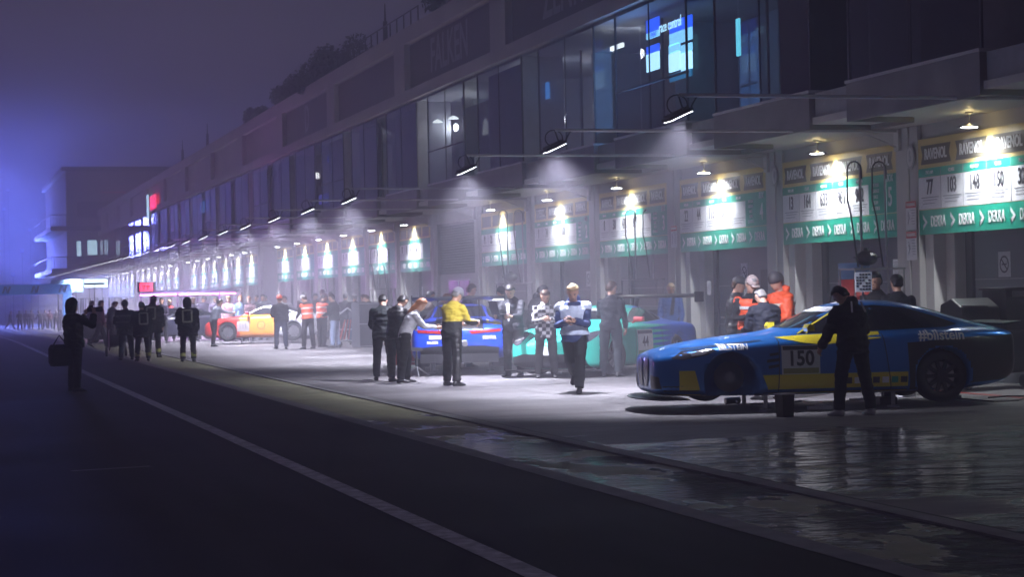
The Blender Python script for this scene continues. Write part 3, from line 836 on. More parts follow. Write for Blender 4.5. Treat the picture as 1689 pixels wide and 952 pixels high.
# pendant lamps, booth with an arched lamp
for (px, py, lab) in ((722, 202, 'small lit pendant lamp, left of the pair behind the glass'), (748, 196, 'small lit pendant lamp, right of the pair behind the glass'), (1018, 77, 'short bright tube light high behind the glass'), (890, 154, 'short white tube light in front of the blue television'), (592, 252, 'small round ceiling lamp above the warm curtain'), (893, 187, 'faint ceiling lamp over the lounge shelf')):
    u, v = uv(px, py); X = 15.6; D = 3200 * X / (u + 949) / CT
    Y = (D - X * ST) / CT; z = CAM_H - v / 3200 * D
    m = MB()
    if 'tube' in lab: m.box(-0.03, 0.03, -0.42, 0.42, -0.05, 0.05)
    else: m.lathe((0, 0, 0), [(0.17, 0), (0.14, 0.04), (0.05, 0.09), (0.01, 0.11)], 14)
    o = m.build('ceiling_lamp', em('lounge_lamp', (0.9, 0.95, 0.95), 2.2)); o.location = (X, Y, z); tag(o, lab, 'lamp')
    l = bpy.data.lights.new('lounge_light', 'POINT'); l.energy = 38; l.color = (0.9, 0.93, 1.0); l.shadow_soft_size = .15
    lo = bpy.data.objects.new('lounge_light', l); col.objects.link(lo); lo.parent = o; lo.location = (0.5, 0, -0.15)
bo = thing('display_booth', 'tall pale booth panel with an arched lit window behind the glass', 'booth')
m = MB(); ya, yb, z0, z1 = face(768, 166, 838, 252, 15.7, m); m.build('panel', mat('booth_pale', (0.45, 0.45, 0.60), 0.6), bo)
m = MB(); ym = (ya + yb) / 2
m.add([(15.68, ym - 0.33 * (1 if j == 0 else 1) * math.cos(a), z1 - 1.0 + 0.5 * math.sin(a)) for j, a in enumerate([math.pi * q / 12 for q in range(13)])], [tuple(range(13))])
m.build('arch_lamp', em('arch_glow', (0.6, 0.6, 0.58), 0.45), bo)

# ------------------------------------------------------------------ far tower with balconies
tw = thing('control_tower', 'tall foggy block with stacked balconies at the far end of the pits', 'tower', (12.0, 189, 0))
tm_ = mat('tower_wall', (0.24, 0.21, 0.23), 0.7, var=0.1)
m = MB(); m.box(0, 18, 0, 36, 5.0, 14.3); m.build('wall', tm_, tw)
m = MB(); m.box(5.4, 18, 15.5, 36, -1, 4.997); m.build('base_wall', tm_, tw)
m = MB(); m.box(-0.4, 18.4, -0.4, 36.4, 14.303, 14.7); m.build('roof', dark_m, tw)
for zz in (9.0, 5.0):
    m = MB(); m.box(-1.6, 9, -1.8, -0.003, zz - .45, zz); m.box(-1.6, -.003, 0, 30, zz - .45, zz)
    bl = m.build('balcony', dark_m, tw)
    m = MB()
    for q in range(36): m.box(-1.6 + q * 0.29, -1.57 + q * 0.29, -1.78, -1.74, zz, zz + 1.05)
    m.box(-1.6, 9, -1.8, -1.72, zz + 1.05, zz + 1.13); m.box(-1.6, -1.54, -1.72, 30, zz + 1.05, zz + 1.13)
    m.build('railing', dark_m, bl)
wl = em('tower_window', (0.55, 0.85, 1.0), 2.2); ww = em('tower_window_warm', (1.0, 0.8, 0.55), 1.8)
for q, (x0, x1, z0, z1, mm) in enumerate([(.9, 1.3, 6.2, 7.6, wl), (1.9, 2.8, 6.3, 7.7, wl), (4.0, 4.6, 6.4, 6.6, ww), (4.0, 4.6, 6.9, 7.1, ww), (4.0, 4.6, 7.4, 7.6, ww), (3.2, 5.6, 12.2, 12.35, mat('tower_red', (0.5, 0.12, 0.15), 0.5, emit=(0.5, 0.12, 0.15), strength=0.25)), (3.3, 3.6, 5.9, 7.7, mat('tower_pane', (.04, .05, .07), .2)), (6.2, 8.6, 5.9, 8.0, mat('tower_pane', (.04, .05, .07), .2)), (1.0, 8.6, 9.9, 11.4, mat('tower_pane', (.04, .05, .07), .2))]):
    m = MB(); m.box(x0, x1, -0.05, -0.002, z0, z1); m.build('window', mm, tw)
for q in range(7):
    m = MB(); m.lathe((-1.0 + q * .9, -1.2, 8.62), [(0.09, 0.04), (0.09, -0.04)], 8); m.build('lamp', ww, tw)
# gantry
ga = thing('start_gantry', 'light blue arch with slanted N logos across the far lane', 'gantry', (0, 0, 0))
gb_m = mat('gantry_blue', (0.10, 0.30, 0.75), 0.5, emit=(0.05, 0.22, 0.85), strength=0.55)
Yg = 150.0; zg = gz(Yg)
u1, v1 = uv(112, 480)
def gx(px): return ((uv(px, 500)[0] + 949) * (Yg * CT) / (3200 * CT - (uv(px, 500)[0] + 949) * ST)) if False else None
def X_at(px, Y, py=500):
    u, v = uv(px, py); k_ = u / 3200
    return Y * (k_ * CT + ST) / (CT - k_ * ST)
def Z_at(px, py, Y):
    X = X_at(px, Y, py); D = X * ST + Y * CT
    return CAM_H - uv(px, py)[1] / 3200 * D
xr = X_at(118, Yg); xl = X_at(-70, Yg)
zt = Z_at(60, 469, Yg); zb = Z_at(60, 486, Yg)
m = MB(); m.box(xl, xr, Yg - 0.3, Yg + 0.3, zb, zt); m.build('beam', gb_m, ga, bevel=0.05)
m = MB(); m.box(xr - 0.62, xr, Yg - 0.3, Yg + 0.3, zg, zb - 0.003); m.build('leg', gb_m, ga)
m = MB(); m.box(xl, xl + 0.6, Yg - 0.3, Yg + 0.3, zg, zb - 0.003); m.build('leg', gb_m, ga)
for px in (10, 57, 103, -40):
    xc = X_at(px, Yg); m = MB(); zc = (zb + zt) / 2; h = 0.26
    for sx in (-0.30, 0.06):
        m.add([(xc + sx, Yg - 0.31, zc - h), (xc + sx + 0.16, Yg - 0.31, zc - h), (xc + sx + 0.34, Yg - 0.31, zc + h), (xc + sx + 0.18, Yg - 0.31, zc + h)], [(0, 1, 2, 3)])
    m.add([(xc - 0.02, Yg - 0.312, zc + h), (xc + 0.05, Yg - 0.312, zc + h), (xc + 0.16, Yg - 0.312, zc - h), (xc + 0.06, Yg - 0.312, zc - h)], [(0, 1, 2, 3)])
    m.build('logo', mat('gantry_logo', (0.02, 0.04, 0.12), 0.5), ga)
# big bright screen
sc_ = thing('led_screen', 'blank bright white led screen glowing by the far gantry', 'screen', (0, 0, 0))
Ys = 160.0
x0, x1 = X_at(138, Ys, 467), X_at(178, Ys, 467); z0, z1 = Z_at(158, 475, Ys), Z_at(158, 460, Ys)
m = MB(); m.box(x0, x1, Ys, Ys + 0.25, z0, z1); m.build('cabinet', dark_m, sc_)
m = MB(); m.box(x0 + .03, x1 - .03, Ys - 0.02, Ys - 0.002, z0 + .03, z1 - .03); m.build('display', em('led_white', (0.55, 0.85, 1.0), 5), sc_)
m = MB(); m.box(x0 + .4, x0 + .5, Ys + .05, Ys + .15, gz(Ys), z0); m.box(x1 - .5, x1 - .4, Ys + .05, Ys + .15, gz(Ys), z0); m.build('post', dark_m, sc_)
bbx = thing('blue_billboard', 'pale blue hoarding panel between the gantry and the white screen', 'hoarding')
x0, x1 = X_at(84, 158, 467), X_at(137, 158, 467); z0, z1 = Z_at(110, 482, 158), Z_at(110, 461, 158)
m = MB(); m.box(x0, x1, 158, 158.2, z0, z1); m.build('panel', mat('hoarding_blue', (0.25, 0.45, 0.8), 0.5, emit=(0.1, 0.22, 0.6), strength=0.12), bbx)
m = MB(); m.box(x0 + .5, x0 + .6, 158.05, 158.15, gz(158), z0); m.box(x1 - .6, x1 - .5, 158.05, 158.15, gz(158), z0); m.build('post', dark_m, bbx)

def added_fixture(loc, tgt, w, c, label, size=0.4, emis=3):  # added floodlight on a pole, put in to make the fog glow
    t = thing('added_floodlight', label, 'floodlight', loc)
    m = MB(); q = (Vector(tgt) - Vector(loc)).to_track_quat('-Z', 'Y').to_matrix()
    m.obox((0, 0, 0), (size, size, 0.2), q); m.build('housing', blackm, t)
    m = MB(); m.obox(q @ Vector((0, 0, -0.11)), (size * .9, size * .9, 0.01), q); m.build('lens', mat('added_glow_%.2f_%.2f' % (c[0], c[2]), c, 0.4, emit=c, strength=emis), t)
    m = MB(); m.tube([(0, 0.1, 0), (0, 0.1, gz(loc[1]) - loc[2])], 0.06, 8); m.build('pole', dark_m, t)
    o = spot('added_beam', q @ Vector((0, 0, -0.13)), q @ Vector((0, 0, -2)), w, 130, c, t, 2.0, 0.9)
    return t
for a in GLOW: added_fixture(*a)
# ------------------------------------------------------------------ people
def evaluated(o):
    return bpy.data.meshes.new_from_object(o.evaluated_get(bpy.context.evaluated_depsgraph_get()))
def voxel(mb, size, wrinkle=0.0, seed=0, smooth=2):
    me = mb.mesh('tmp'); o = bpy.data.objects.new('tmp', me); col.objects.link(o)
    r = o.modifiers.new('r', 'REMESH'); r.mode = 'VOXEL'; r.voxel_size = size
    s = o.modifiers.new('s', 'SMOOTH'); s.iterations = smooth; s.factor = 0.5
    out = evaluated(o)
    bpy.data.objects.remove(o); bpy.data.meshes.remove(me)
    if wrinkle:
        off = Vector((seed * 3.7, seed * 1.3, seed))
        vn = [v.normal.copy() for v in out.vertices]
        for v, n in zip(out.vertices, vn):
            p = Vector((v.co.x * 9, v.co.y * 9, v.co.z * 16)) + off
            q = Vector((v.co.x * 22, v.co.y * 22, v.co.z * 30)) + off
            v.co += n * (wrinkle * (noise.noise(p) + 0.45 * noise.noise(q)))
    return out
def cloth(c, rough=0.8):
    if max(c) < 0.06: c = tuple(x * 0.3 for x in c)
    return mat('cloth_%d_%d_%d' % tuple(int(x * 255) for x in c), c, rough, var=0.12, scale=14)
SKIN = mat('skin', (0.52, 0.30, 0.21), 0.5)
HAIRS = {'brown': (0.07, 0.04, 0.025), 'dark': (0.018, 0.014, 0.012), 'blond': (0.42, 0.30, 0.16), 'grey': (0.25, 0.24, 0.23), 'red': (0.30, 0.12, 0.05)}
P0 = dict(lean=4, head=(8, 0), legs=[(3, 3, 4), (-3, 3, 4)], arms=[(5, 10, 15, 5), (5, 10, 15, 5)])
def ringe(c, rt, fw, rx, ry, k=16):
    return [c + rt * (rx * math.cos(2 * math.pi * j / k)) + fw * (ry * math.sin(2 * math.pi * j / k)) for j in range(k)]
def person(label, loc, rz, h=1.86, pose=None, top=(0.03, 0.03, 0.035), legs=(0.02, 0.02, 0.025), hair='dark', hat=None, vest=None, group=None,
           puff=0.0, hem=0.0, long_hair=False, shirt=None, hood=False, near=True, shoes=(0.02, 0.02, 0.02), name='person', trim=None, stripes=None, seed=1):
    P = dict(P0); P.update(pose or {})
    S = h / 1.75
    t = thing(name, label, 'person', loc, rz, group)
    t.scale = (S * 1.09, S * 1.09, S)
    lean = R(P['lean']); X = Vector((1, 0, 0))
    # legs first, to find the hip height
    TH, SH = 0.45, 0.42
    def d(f, ab, side):
        return Vector((side * math.sin(R(ab)), math.sin(R(f)) * math.cos(R(ab)), -math.cos(R(f)) * math.cos(R(ab))))
    chains = []
    low = 0
    for side, (f, kn, ab) in zip((-1, 1), P['legs']):
        hip = Vector((side * 0.092, 0, 0)); knee = hip + d(f, ab, side) * TH; ank = knee + d(f - kn, ab * .6, side) * SH
        chains.append([hip, knee, ank]); low = min(low, ank.z)
    hz_ = 0.085 - low
    for c in chains:
        for p in c: p.z += hz_
    pel = Vector((0, 0, hz_))
    up = Vector((0, math.sin(lean), math.cos(lean))); fw = Vector((0, math.cos(lean), -math.sin(lean)))
    up0 = Vector((0, math.sin(lean * .5), math.cos(lean * .5))); fw0 = Vector((0, math.cos(lean * .5), -math.sin(lean * .5)))
    T = [(pel + up0 * -0.07, .155, .105, fw0), (pel + up0 * 0.0, .168, .118, fw0), (pel + up0 * 0.10, .148, .108, fw0), (pel + up0 * 0.10 + up * 0.10, .150, .110, fw),
         (pel + up0 * 0.10 + up * 0.22, .172, .122, fw), (pel + up0 * 0.10 + up * 0.31, .172, .112, fw), (pel + up0 * 0.10 + up * 0.365, .135, .088, fw), (pel + up0 * 0.10 + up * 0.42, .07, .07, fw)]
    neck = pel + up0 * 0.10 + up * 0.42
    shz = pel + up0 * 0.10 + up * 0.345
    arms = []
    for side, (f, ab, el, tw) in zip((-1, 1), P['arms']):
        sh = shz + X * side * 0.175 - up * .01
        e = sh + d(f, ab, side) * 0.285
        fd = d(f + el, 0, side); fd = Vector((-side * math.sin(R(tw)) + side * math.sin(R(ab)) * 0.5, fd.y * math.cos(R(tw)), fd.z * math.cos(R(tw)) if abs(math.cos(R(tw))) > .2 else fd.z * .2)).normalized()
        w = e + fd * 0.255
        arms.append((sh, e, w, fd))
    vox = 0.014 if near else 0.024
    def torso(mb, g, hemd=0.0):
        rings = [ringe(c, X, f_, rx + g, ry + g) for c, rx, ry, f_ in T]
        if hemd: rings = [ringe(T[0][0] - up0 * hemd, X, T[0][3], T[0][1] + g + 0.01, T[0][2] + g + 0.01)] + rings
        mb.loft(rings)
    def sleeves(mb, g):
        for sh, e, w, fd in arms:
            mb.tube([sh - (e - sh).normalized() * .02 + Vector((0, 0, .0)), sh * .5 + e * .5, e, e * .45 + w * .55, w - fd * .015], [.060 + g, .054 + g, .048 + g, .043 + g, .036 + g], 10)
            mb.ell(sh, (.056 + g * .8,) * 3, k=10, n=6); mb.ell(e, (.047 + g,) * 3, k=10, n=6)
    J = MB(); torso(J, 0.016 + puff, hem); sleeves(J, 0.006 + puff * .55)
    if hood: J.ell(neck + fw * -0.075 + up * 0.02, (.10, .065, .085), k=12, n=6)
    else: J.tube([neck - up * .03, neck + up * .035], [.085, .068], 12)
    jm = voxel(J, vox, 0.012 + puff * .2, seed); o = link(jm, 'jacket', (top if not isinstance(top, tuple) else cloth(top)), t, True)
    # trousers
    Q = MB(); Q.loft([ringe(pel + up0 * z_, X, fw0, rx, ry) for z_, rx, ry in ((-.10, .14, .105), (-.03, .172, .122), (.05, .168, .12), (.09, .155, .112))])
    for (hip, knee, ank), side in zip(chains, (-1, 1)):
        Q.tube([hip + Vector((0, 0, .03)), hip * .55 + knee * .45, knee, knee * .5 + ank * .5, ank + Vector((0, 0, .0))], [.102, .094, .076, .074, .068], 12)
        Q.ell(knee, (.068,) * 3, k=10, n=6); Q.ell(hip, (.098,) * 3, k=10, n=6)
    qm = voxel(Q, vox, 0.011, seed + 5); link(qm, 'trousers', cloth(legs), t, True)
    # shoes
    for (hip, knee, ank), side, (f, kn, ab) in zip(chains, (-1, 1), P['legs']):
        a = R(min(0, (f - kn)) * 0.8) if (ank.z - 0.085) > 0.03 else 0
        rot = Matrix.Rotation(a, 3, 'X') @ Matrix.Rotation(-side * R(8), 3, 'Z')
        s = MB(); rr = []
        for y_, wd, z0_, z1_ in ((-.075, .020, -.08, -.03), (-.06, .036, -.085, .005), (0, .042, -.085, .03), (.06, .044, -.085, -.005), (.12, .048, -.085, -.03), (.165, .038, -.083, -.045), (.185, .015, -.075, -.055)):
            rr.append([ank + rot @ Vector((wd * math.cos(q), y_, (z0_ + z1_) / 2 + (z1_ - z0_) / 2 * math.sin(q))) for q in [2 * math.pi * j / 10 for j in range(10)]])
        s.loft(rr); s.build('shoe', cloth(shoes, 0.5), t, True)
    # body: one continuous figure under the clothes
    hp, hy = P['head']
    HM = Matrix.Rotation(-R(hp) - lean, 3, 'X') @ Matrix.Rotation(R(hy), 3, 'Z') if False else Matrix.Rotation(R(hy), 3, 'Z') @ Matrix.Rotation(-(R(hp) + lean * .6), 3, 'X')
    hc = neck + up * 0.045 + Vector((0, 0.012, 0))
    def hring(z, w, f_, b_, k=16):
        cyy = (f_ - b_) / 2; ry = (f_ + b_) / 2
        return [hc + HM @ Vector((w * math.cos(2 * math.pi * j / k), cyy + ry * math.sin(2 * math.pi * j / k), z)) for j in range(k)]
    B = MB()
    torso(B, -0.012)
    for sh, e, w, fd in arms:
        B.tube([sh, e, w, w + fd * .02], [.046, .038, .027, .026], 8)
        # palm
    for (hip, knee, ank) in chains: B.tube([hip, knee, ank], [.08, .052, .04], 8)
    B.tube([neck - up * .05, neck + up * .03, hc + HM @ Vector((0, 0, .05))], [.062, .054, .054], 10)
    B.loft([hring(*q) for q in ((-.008, .030, .055, .02), (.004, .046, .078, .04), (.02, .056, .092, .055), (.05, .064, .094, .07), (.08, .070, .093, .085), (.115, .074, .090, .093), (.15, .076, .096, .097), (.19, .070, .085, .093), (.22, .05, .055, .065), (.235, .02, .02, .025))])
    for sd in (-1, 1): B.ell(hc + HM @ Vector((sd * .076, -.01, .105)), (.012, .02, .032), k=8, n=5)
    B.loft([[hc + HM @ Vector(q) for q in ((-.014, .085, .07), (.014, .085, .07), (.006, .118, .078), (-.006, .118, .078))], [hc + HM @ Vector(q) for q in ((-.008, .085, .125), (.008, .085, .125), (.004, .094, .12), (-.004, .094, .12))]])
    hands = []
    for (sh, e, w, fd), side in zip(arms, (-1, 1)):
        a = fd.cross(Vector((0, 0, 1)) if abs(fd.z) < .9 else Vector((0, 1, 0))).normalized()
        inn = Vector((-side, 0, 0)); inn = (inn - fd * inn.dot(fd)); inn = inn.normalized() if inn.length > .1 else a
        wide = fd.cross(inn).normalized()      # across the knuckles
        pc = w + fd * .055
        M3 = Matrix((wide, inn, fd)).transposed()
        B.ell(pc, (.040, .018, .052), M3, k=10, n=7)
        hands.append((w, fd, inn, wide, pc))
    bm_ = voxel(B, 0.0125 if near else 0.02, 0, 0, 1)
    F = MB()
    for (w, fd, inn, wide, pc), side in zip(hands, (-1, 1)):
        kx = [(-.030, .060), (-.011, .068), (.010, .065), (.028, .052)]
        for q, (off, ln) in enumerate(kx):
            r0 = w + fd * .085 + wide * off
            p1 = r0 + (fd * .9 + inn * .35).normalized() * ln * .5
            p2 = p1 + (fd * .6 + inn * .8).normalized() * ln * .32
            p3 = p2 + (fd * .25 + inn * .97).normalized() * ln * .28
            F.tube([r0, p1, p2, p3], [.0095, .009, .008, .0065], 6)
        sgn = -1
        r0 = w + fd * .03 + wide * (-.034)
        p1 = r0 + (fd * .6 + wide * -.6 + inn * .3).normalized() * .038
        p2 = p1 + (fd * .9 + inn * .4).normalized() * .032
        F.tube([r0, p1, p2], [.012, .0105, .008], 6)
    fm = F.mesh('f')
    bb = bmesh.new(); bb.from_mesh(bm_); bb.from_mesh(fm); bb.to_mesh(bm_); bb.free(); bpy.data.meshes.remove(fm)
    link(bm_, 'body', SKIN, t, True)
    if near:
        E_ = MB()
        for sd in (-1, 1): E_.ell(hc + HM @ Vector((sd * .030, .089, .118)), (.013, .007, .008), HM, k=8, n=5)
        E_.ell(hc + HM @ Vector((0, .092, .042)), (.022, .006, .006), HM, k=8, n=5)
        for sd in (-1, 1): E_.ell(hc + HM @ Vector((sd * .030, .093, .135)), (.018, .005, .004), HM, k=8, n=5)
        E_.build('face', mat('face_dark', (0.10, 0.045, 0.035), 0.5), t)
    Hh = MB(); hcx = HAIRS[hair]
    if long_hair:
        Hh.loft([hring(*q) for q in ((-.20, .05, -.03, .11), (-.12, .075, -.02, .13), (0, .080, -.01, .125), (.05, .082, -.0, .112), (.10, .086, .02, .112), (.15, .088, .05, .114), (.185, .084, .088, .108), (.21, .068, .085, .09), (.24, .045, .05, .055), (.252, .015, .02, .02))])
    else:
        Hh.loft([hring(*q) for q in ((.045, .060, -.03, .085), (.07, .076, -.02, .100), (.11, .082, .0, .106), (.15, .084, .03, .112), (.18, .082, .088, .105), (.21, .069, .092, .09), (.24, .045, .056, .055), (.252, .015, .02, .02))])
    hm_ = voxel(Hh, 0.011 if near else .018, 0.010, seed, 1)
    link(hm_, 'hair', cloth(hcx, 0.55), t, True)
    if hat:
        kind, hcol = hat
        K = MB()
        if kind == 'cap':
            K.loft([hring(*q) for q in ((.135, .087, .100, .110), (.17, .088, .102, .113), (.21, .078, .088, .098), (.245, .05, .055, .06), (.262, .015, .015, .02))])
            K.loft([[hc + HM @ Vector(q) for q in ((-.07, .085, .150), (.07, .085, .150), (.07, .085, .142), (-.07, .085, .142))], [hc + HM @ Vector(q) for q in ((-.05, .165, .137), (.05, .165, .137), (.05, .165, .131), (-.05, .165, .131))]])
        elif kind == 'beanie':
            K.loft([hring(*q) for q in ((.11, .092, .10, .118), (.15, .094, .108, .12), (.20, .086, .095, .108), (.245, .06, .065, .07), (.272, .02, .02, .025))])
        elif kind == 'hood':
            K.loft([hring(*q) for q in ((-.04, .095, .03, .12), (.05, .105, .05, .13), (.12, .11, .07, .135), (.18, .10, .10, .125), (.24, .07, .07, .09), (.275, .02, .02, .03))])
        elif kind == 'helmet':
            K.loft([hring(*q) for q in ((.07, .105, .03, .13), (.10, .118, .125, .14), (.15, .118, .13, .14), (.21, .10, .105, .12), (.26, .06, .06, .07), (.285, .02, .02, .02))])
        K.build('cap' if kind == 'cap' else kind, cloth(hcol, .55), t, True)
    if vest:
        V = MB(); rings = [ringe(c, X, f_, rx + .034 + puff, ry + .034 + puff) for c, rx, ry, f_ in T[1:7]]
        V.loft(rings)
        for sh, e, w, fd in arms: V.ell(sh - Vector((0, 0, .01)), (.075 + puff,) * 3, k=10, n=6)
        vm = voxel(V, vox, 0.010, seed + 9)
        vo = link(vm, 'vest', cloth(vest, .6), t, True)
        if stripes is None: stripes = (0.62, 0.62, 0.60)
        base, gg = vo, 0
    else: vm = jm; vo = t
    if stripes:
        G = MB()
        for q in (2.6, 4.2):
            i0 = int(q); fr = q - i0
            c0, rx0, ry0, f0 = T[i0]; c1, rx1, ry1, f1 = T[min(i0 + 1, 7)]
            c = c0.lerp(c1, fr); rx = rx0 + (rx1 - rx0) * fr; ry = ry0 + (ry1 - ry0) * fr; gg = (.046 if vest else .03) + puff
            G.loft([ringe(c - up * .022, X, fw, rx + gg, ry + gg, 20), ringe(c + up * .022, X, fw, rx + gg, ry + gg, 20)], cap=False)
        G.build('reflective_band', mat('reflector_%d' % int(stripes[0] * 99), stripes, 0.35), t)
    if trim:      # reflective rectangle on the back of a fire coat and bands on the legs
        G = MB(); yb = -(.105 + .02 + puff + .025)
        c = T[3][0] + up * 0.06
        def gp(x, z): return c + X * x + up * z + fw * (yb + 0.35 * x * x)
        for (xa, za, xb, zb_) in ((-.11, .19, .11, .19), (-.11, -.13, .11, -.13), (-.11, -.13, -.11, .19), (.11, -.13, .11, .19)):
            a_ = gp(xa, za); b2 = gp(xb, zb_); dd_ = (b2 - a_).normalized(); n_ = dd_.cross(fw).normalized() * .022
            G.loft([[a_ - n_, a_ + n_, a_ + n_ - fw * .012, a_ - n_ - fw * .012], [b2 - n_, b2 + n_, b2 + n_ - fw * .012, b2 - n_ - fw * .012]])
        G.build('reflective_frame', mat('reflector_trim', (0.42, 0.44, 0.34), 0.4), t)
        for (hip, knee, ank) in chains:
            G = MB(); p = ank.lerp(knee, .28)
            G.tube([p - (knee - ank).normalized() * .05, p + (knee - ank).normalized() * .05], .073, 14, cap=False)
            G.build('leg_band', mat('reflector_yellow', (0.45, 0.48, 0.10), 0.4), t)
    if shirt:
        G = MB(); c = T[4][0] - up * 0.03
        G.loft([[c + X * x + up * z + fw * (T[4][2] + .026 + puff - 1.2 * x * x) for x, z in ((-.012, -.17), (.012, -.17), (.035, .16), (-.035, .16))], [c + X * x + up * z + fw * (T[4][2] + .036 + puff - 1.2 * x * x) for x, z in ((-.012, -.17), (.012, -.17), (.035, .16), (-.035, .16))]])
        G.build('shirt_front', cloth(shirt), t)
    bpy.context.view_layer.update()
    Wm = Matrix.Translation(Vector(loc)) @ Matrix.Rotation(rz, 4, 'Z') @ Matrix.Diagonal((S * 1.09, S * 1.09, S, 1))
    hw = [Wm @ (w + fd * .10 + inn * .02) for (w, fd, inn, wide, pc) in hands]
    return t, hw

PH = dict(arms=[(18, 6, 82, 38), (20, 6, 85, 38)], head=(30, 0), lean=5)          # looking at something held in front
PHm = dict(arms=[(8, 8, 95, 30), (25, 6, 70, 30)], head=(25, 10), lean=4)
WALK = dict(legs=[(24, 6, 2), (-20, 42, 2)], arms=[(18, 6, 88, 40), (15, 6, 90, 45)], head=(28, 10), lean=6)
HANDS_HIP = dict(arms=[(-12, 38, 70, 45), (-12, 38, 70, 45)], head=(15, 0))
LOOK_DOWN = dict(head=(38, 0), lean=10, arms=[(20, 8, 40, 20), (22, 8, 45, 20)])
LEANP = dict(lean=38, head=(10, 0), arms=[(65, 8, 25, 10), (60, 8, 30, 10)], legs=[(12, 18, 6), (-6, 4, 6)])
CROUCH = dict(lean=30, head=(15, 0), legs=[(100, 128, 12), (60, 125, 8)], arms=[(50, 10, 40, 20), (45, 10, 50, 20)])
PHOTO = dict(lean=-3, head=(0, 0), arms=[(62, 12, 95, 30), (60, 18, 100, 30)], legs=[(6, 6, 7), (-4, 2, 7)])
CROSS = dict(arms=[(22, 12, 80, 60), (22, 12, 75, 60)], head=(18, 15))
FOLD = dict(arms=[(15, 12, 60, 30), (5, 8, 12, 4)], head=(12, 0))
NAVY = (0.008, 0.012, 0.026); BLACK = (0.005, 0.005, 0.006); ORANGE = (0.85, 0.11, 0.03)
def A(px, py): return at(px, py)
YOKE, _nt, _b = node_mat('yellow_yoke_cloth')
_tc = _nt.nodes.new('ShaderNodeTexCoord'); _sp = _nt.nodes.new('ShaderNodeSeparateXYZ'); _nt.links.new(_tc.outputs['Object'], _sp.inputs[0])
_gt = _nt.nodes.new('ShaderNodeMath'); _gt.operation = 'GREATER_THAN'; _gt.inputs[1].default_value = 1.14; _nt.links.new(_sp.outputs['Z'], _gt.inputs[0])
_mx = _nt.nodes.new('ShaderNodeMixRGB'); _mx.inputs['Color1'].default_value = (0.008, 0.009, 0.010, 1); _mx.inputs['Color2'].default_value = (0.55, 0.43, 0.04, 1)
_nt.links.new(_gt.outputs[0], _mx.inputs['Fac']); _nt.links.new(_mx.outputs[0], _b.inputs['Base Color']); _b.inputs['Roughness'].default_value = .8
PLAID, _nt, _b = node_mat('checked_cloth')
_tc = _nt.nodes.new('ShaderNodeTexCoord'); _ck = _nt.nodes.new('ShaderNodeTexChecker'); _ck.inputs['Scale'].default_value = 14
_ck.inputs['Color1'].default_value = (0.50, 0.50, 0.52, 1); _ck.inputs['Color2'].default_value = (0.02, 0.02, 0.025, 1)
_nt.links.new(_tc.outputs['Object'], _ck.inputs['Vector']); _nt.links.new(_ck.outputs['Color'], _b.inputs['Base Color']); _b.inputs['Roughness'].default_value = .8
def yawd(a): return R(a)

# around the blue car in the foreground
man1, h1 = person('man in black jacket with bent head standing before the door of the car numbered 150', A(1409, 686), R(12), 1.78,
    dict(lean=10, head=(40, 20), legs=[(4, 4, 9), (-3, 4, 9)], arms=[(12, 16, 25, 8), (8, 18, 30, 8)]), BLACK, (0.016, 0.02, 0.03), 'dark', puff=.035, hem=.06, hood=True, trim=None, seed=3, shoes=(.4, .4, .42))
for sx in (-1, 1):
    m = MB(); m.tube([(sx * .17, .01, .86), (sx * .205, .0, .55), (sx * .222, 0.0, .12)], .013, 6); m.build('trouser_stripe', mat('stripe_pale_blue', (.16, .28, .42), .5), man1)
m = MB(); m.tube([(-.07, -.08, 1.50), (-.10, -.13, 1.36)], .012, 6); m.tube([(.07, -.08, 1.50), (.10, -.13, 1.36)], .012, 6); m.build('strap', mat('strap_white', (.6, .62, .65), .5), man1)
person('bearded man with dark hair facing the camera over the roof of the car numbered 150', at_depth(1449, 31.0), R(130), 1.94, FOLD, BLACK, BLACK, 'dark', seed=4)
person('dark haired man seen from behind over the roof of the car numbered 150', at_depth(1483, 30.5), R(-12), 1.90, FOLD, (0.02, 0.024, 0.034), BLACK, 'dark', seed=5)
person('man in dark jacket and grey cap standing left of the orange vest', at_depth(1211, 33.5), R(-110), 1.93, FOLD, (0.018, 0.02, 0.026), BLACK, 'brown', ('cap', (0.05, 0.05, 0.06)), seed=6, trim=None)
p_, hv = person('man in orange safety vest and pale cap looking down at his hands', at_depth(1239, 32.0), R(165), 1.93, CROSS, (0.02, 0.02, 0.028), BLACK, 'grey', ('cap', (0.55, 0.45, 0.42)), vest=ORANGE, seed=7)
person('dark blue jacket and black cap, man with his back to us between orange figures', at_depth(1266, 30.0), R(8), 1.76, LOOK_DOWN, (0.018, 0.025, 0.055), BLACK, 'grey', ('cap', (0.02, 0.02, 0.025)), puff=.04, seed=8)
person('bearded man in hooded orange jacket and grey beanie', at_depth(1291, 32.0), R(100), 1.98, dict(head=(18, 0), arms=[(12, 10, 50, 20), (12, 10, 50, 20)]), ORANGE, BLACK, 'brown', ('beanie', (0.06, 0.055, 0.06)), puff=.03, hood=True, stripes=(0.6, 0.55, 0.45), seed=9)
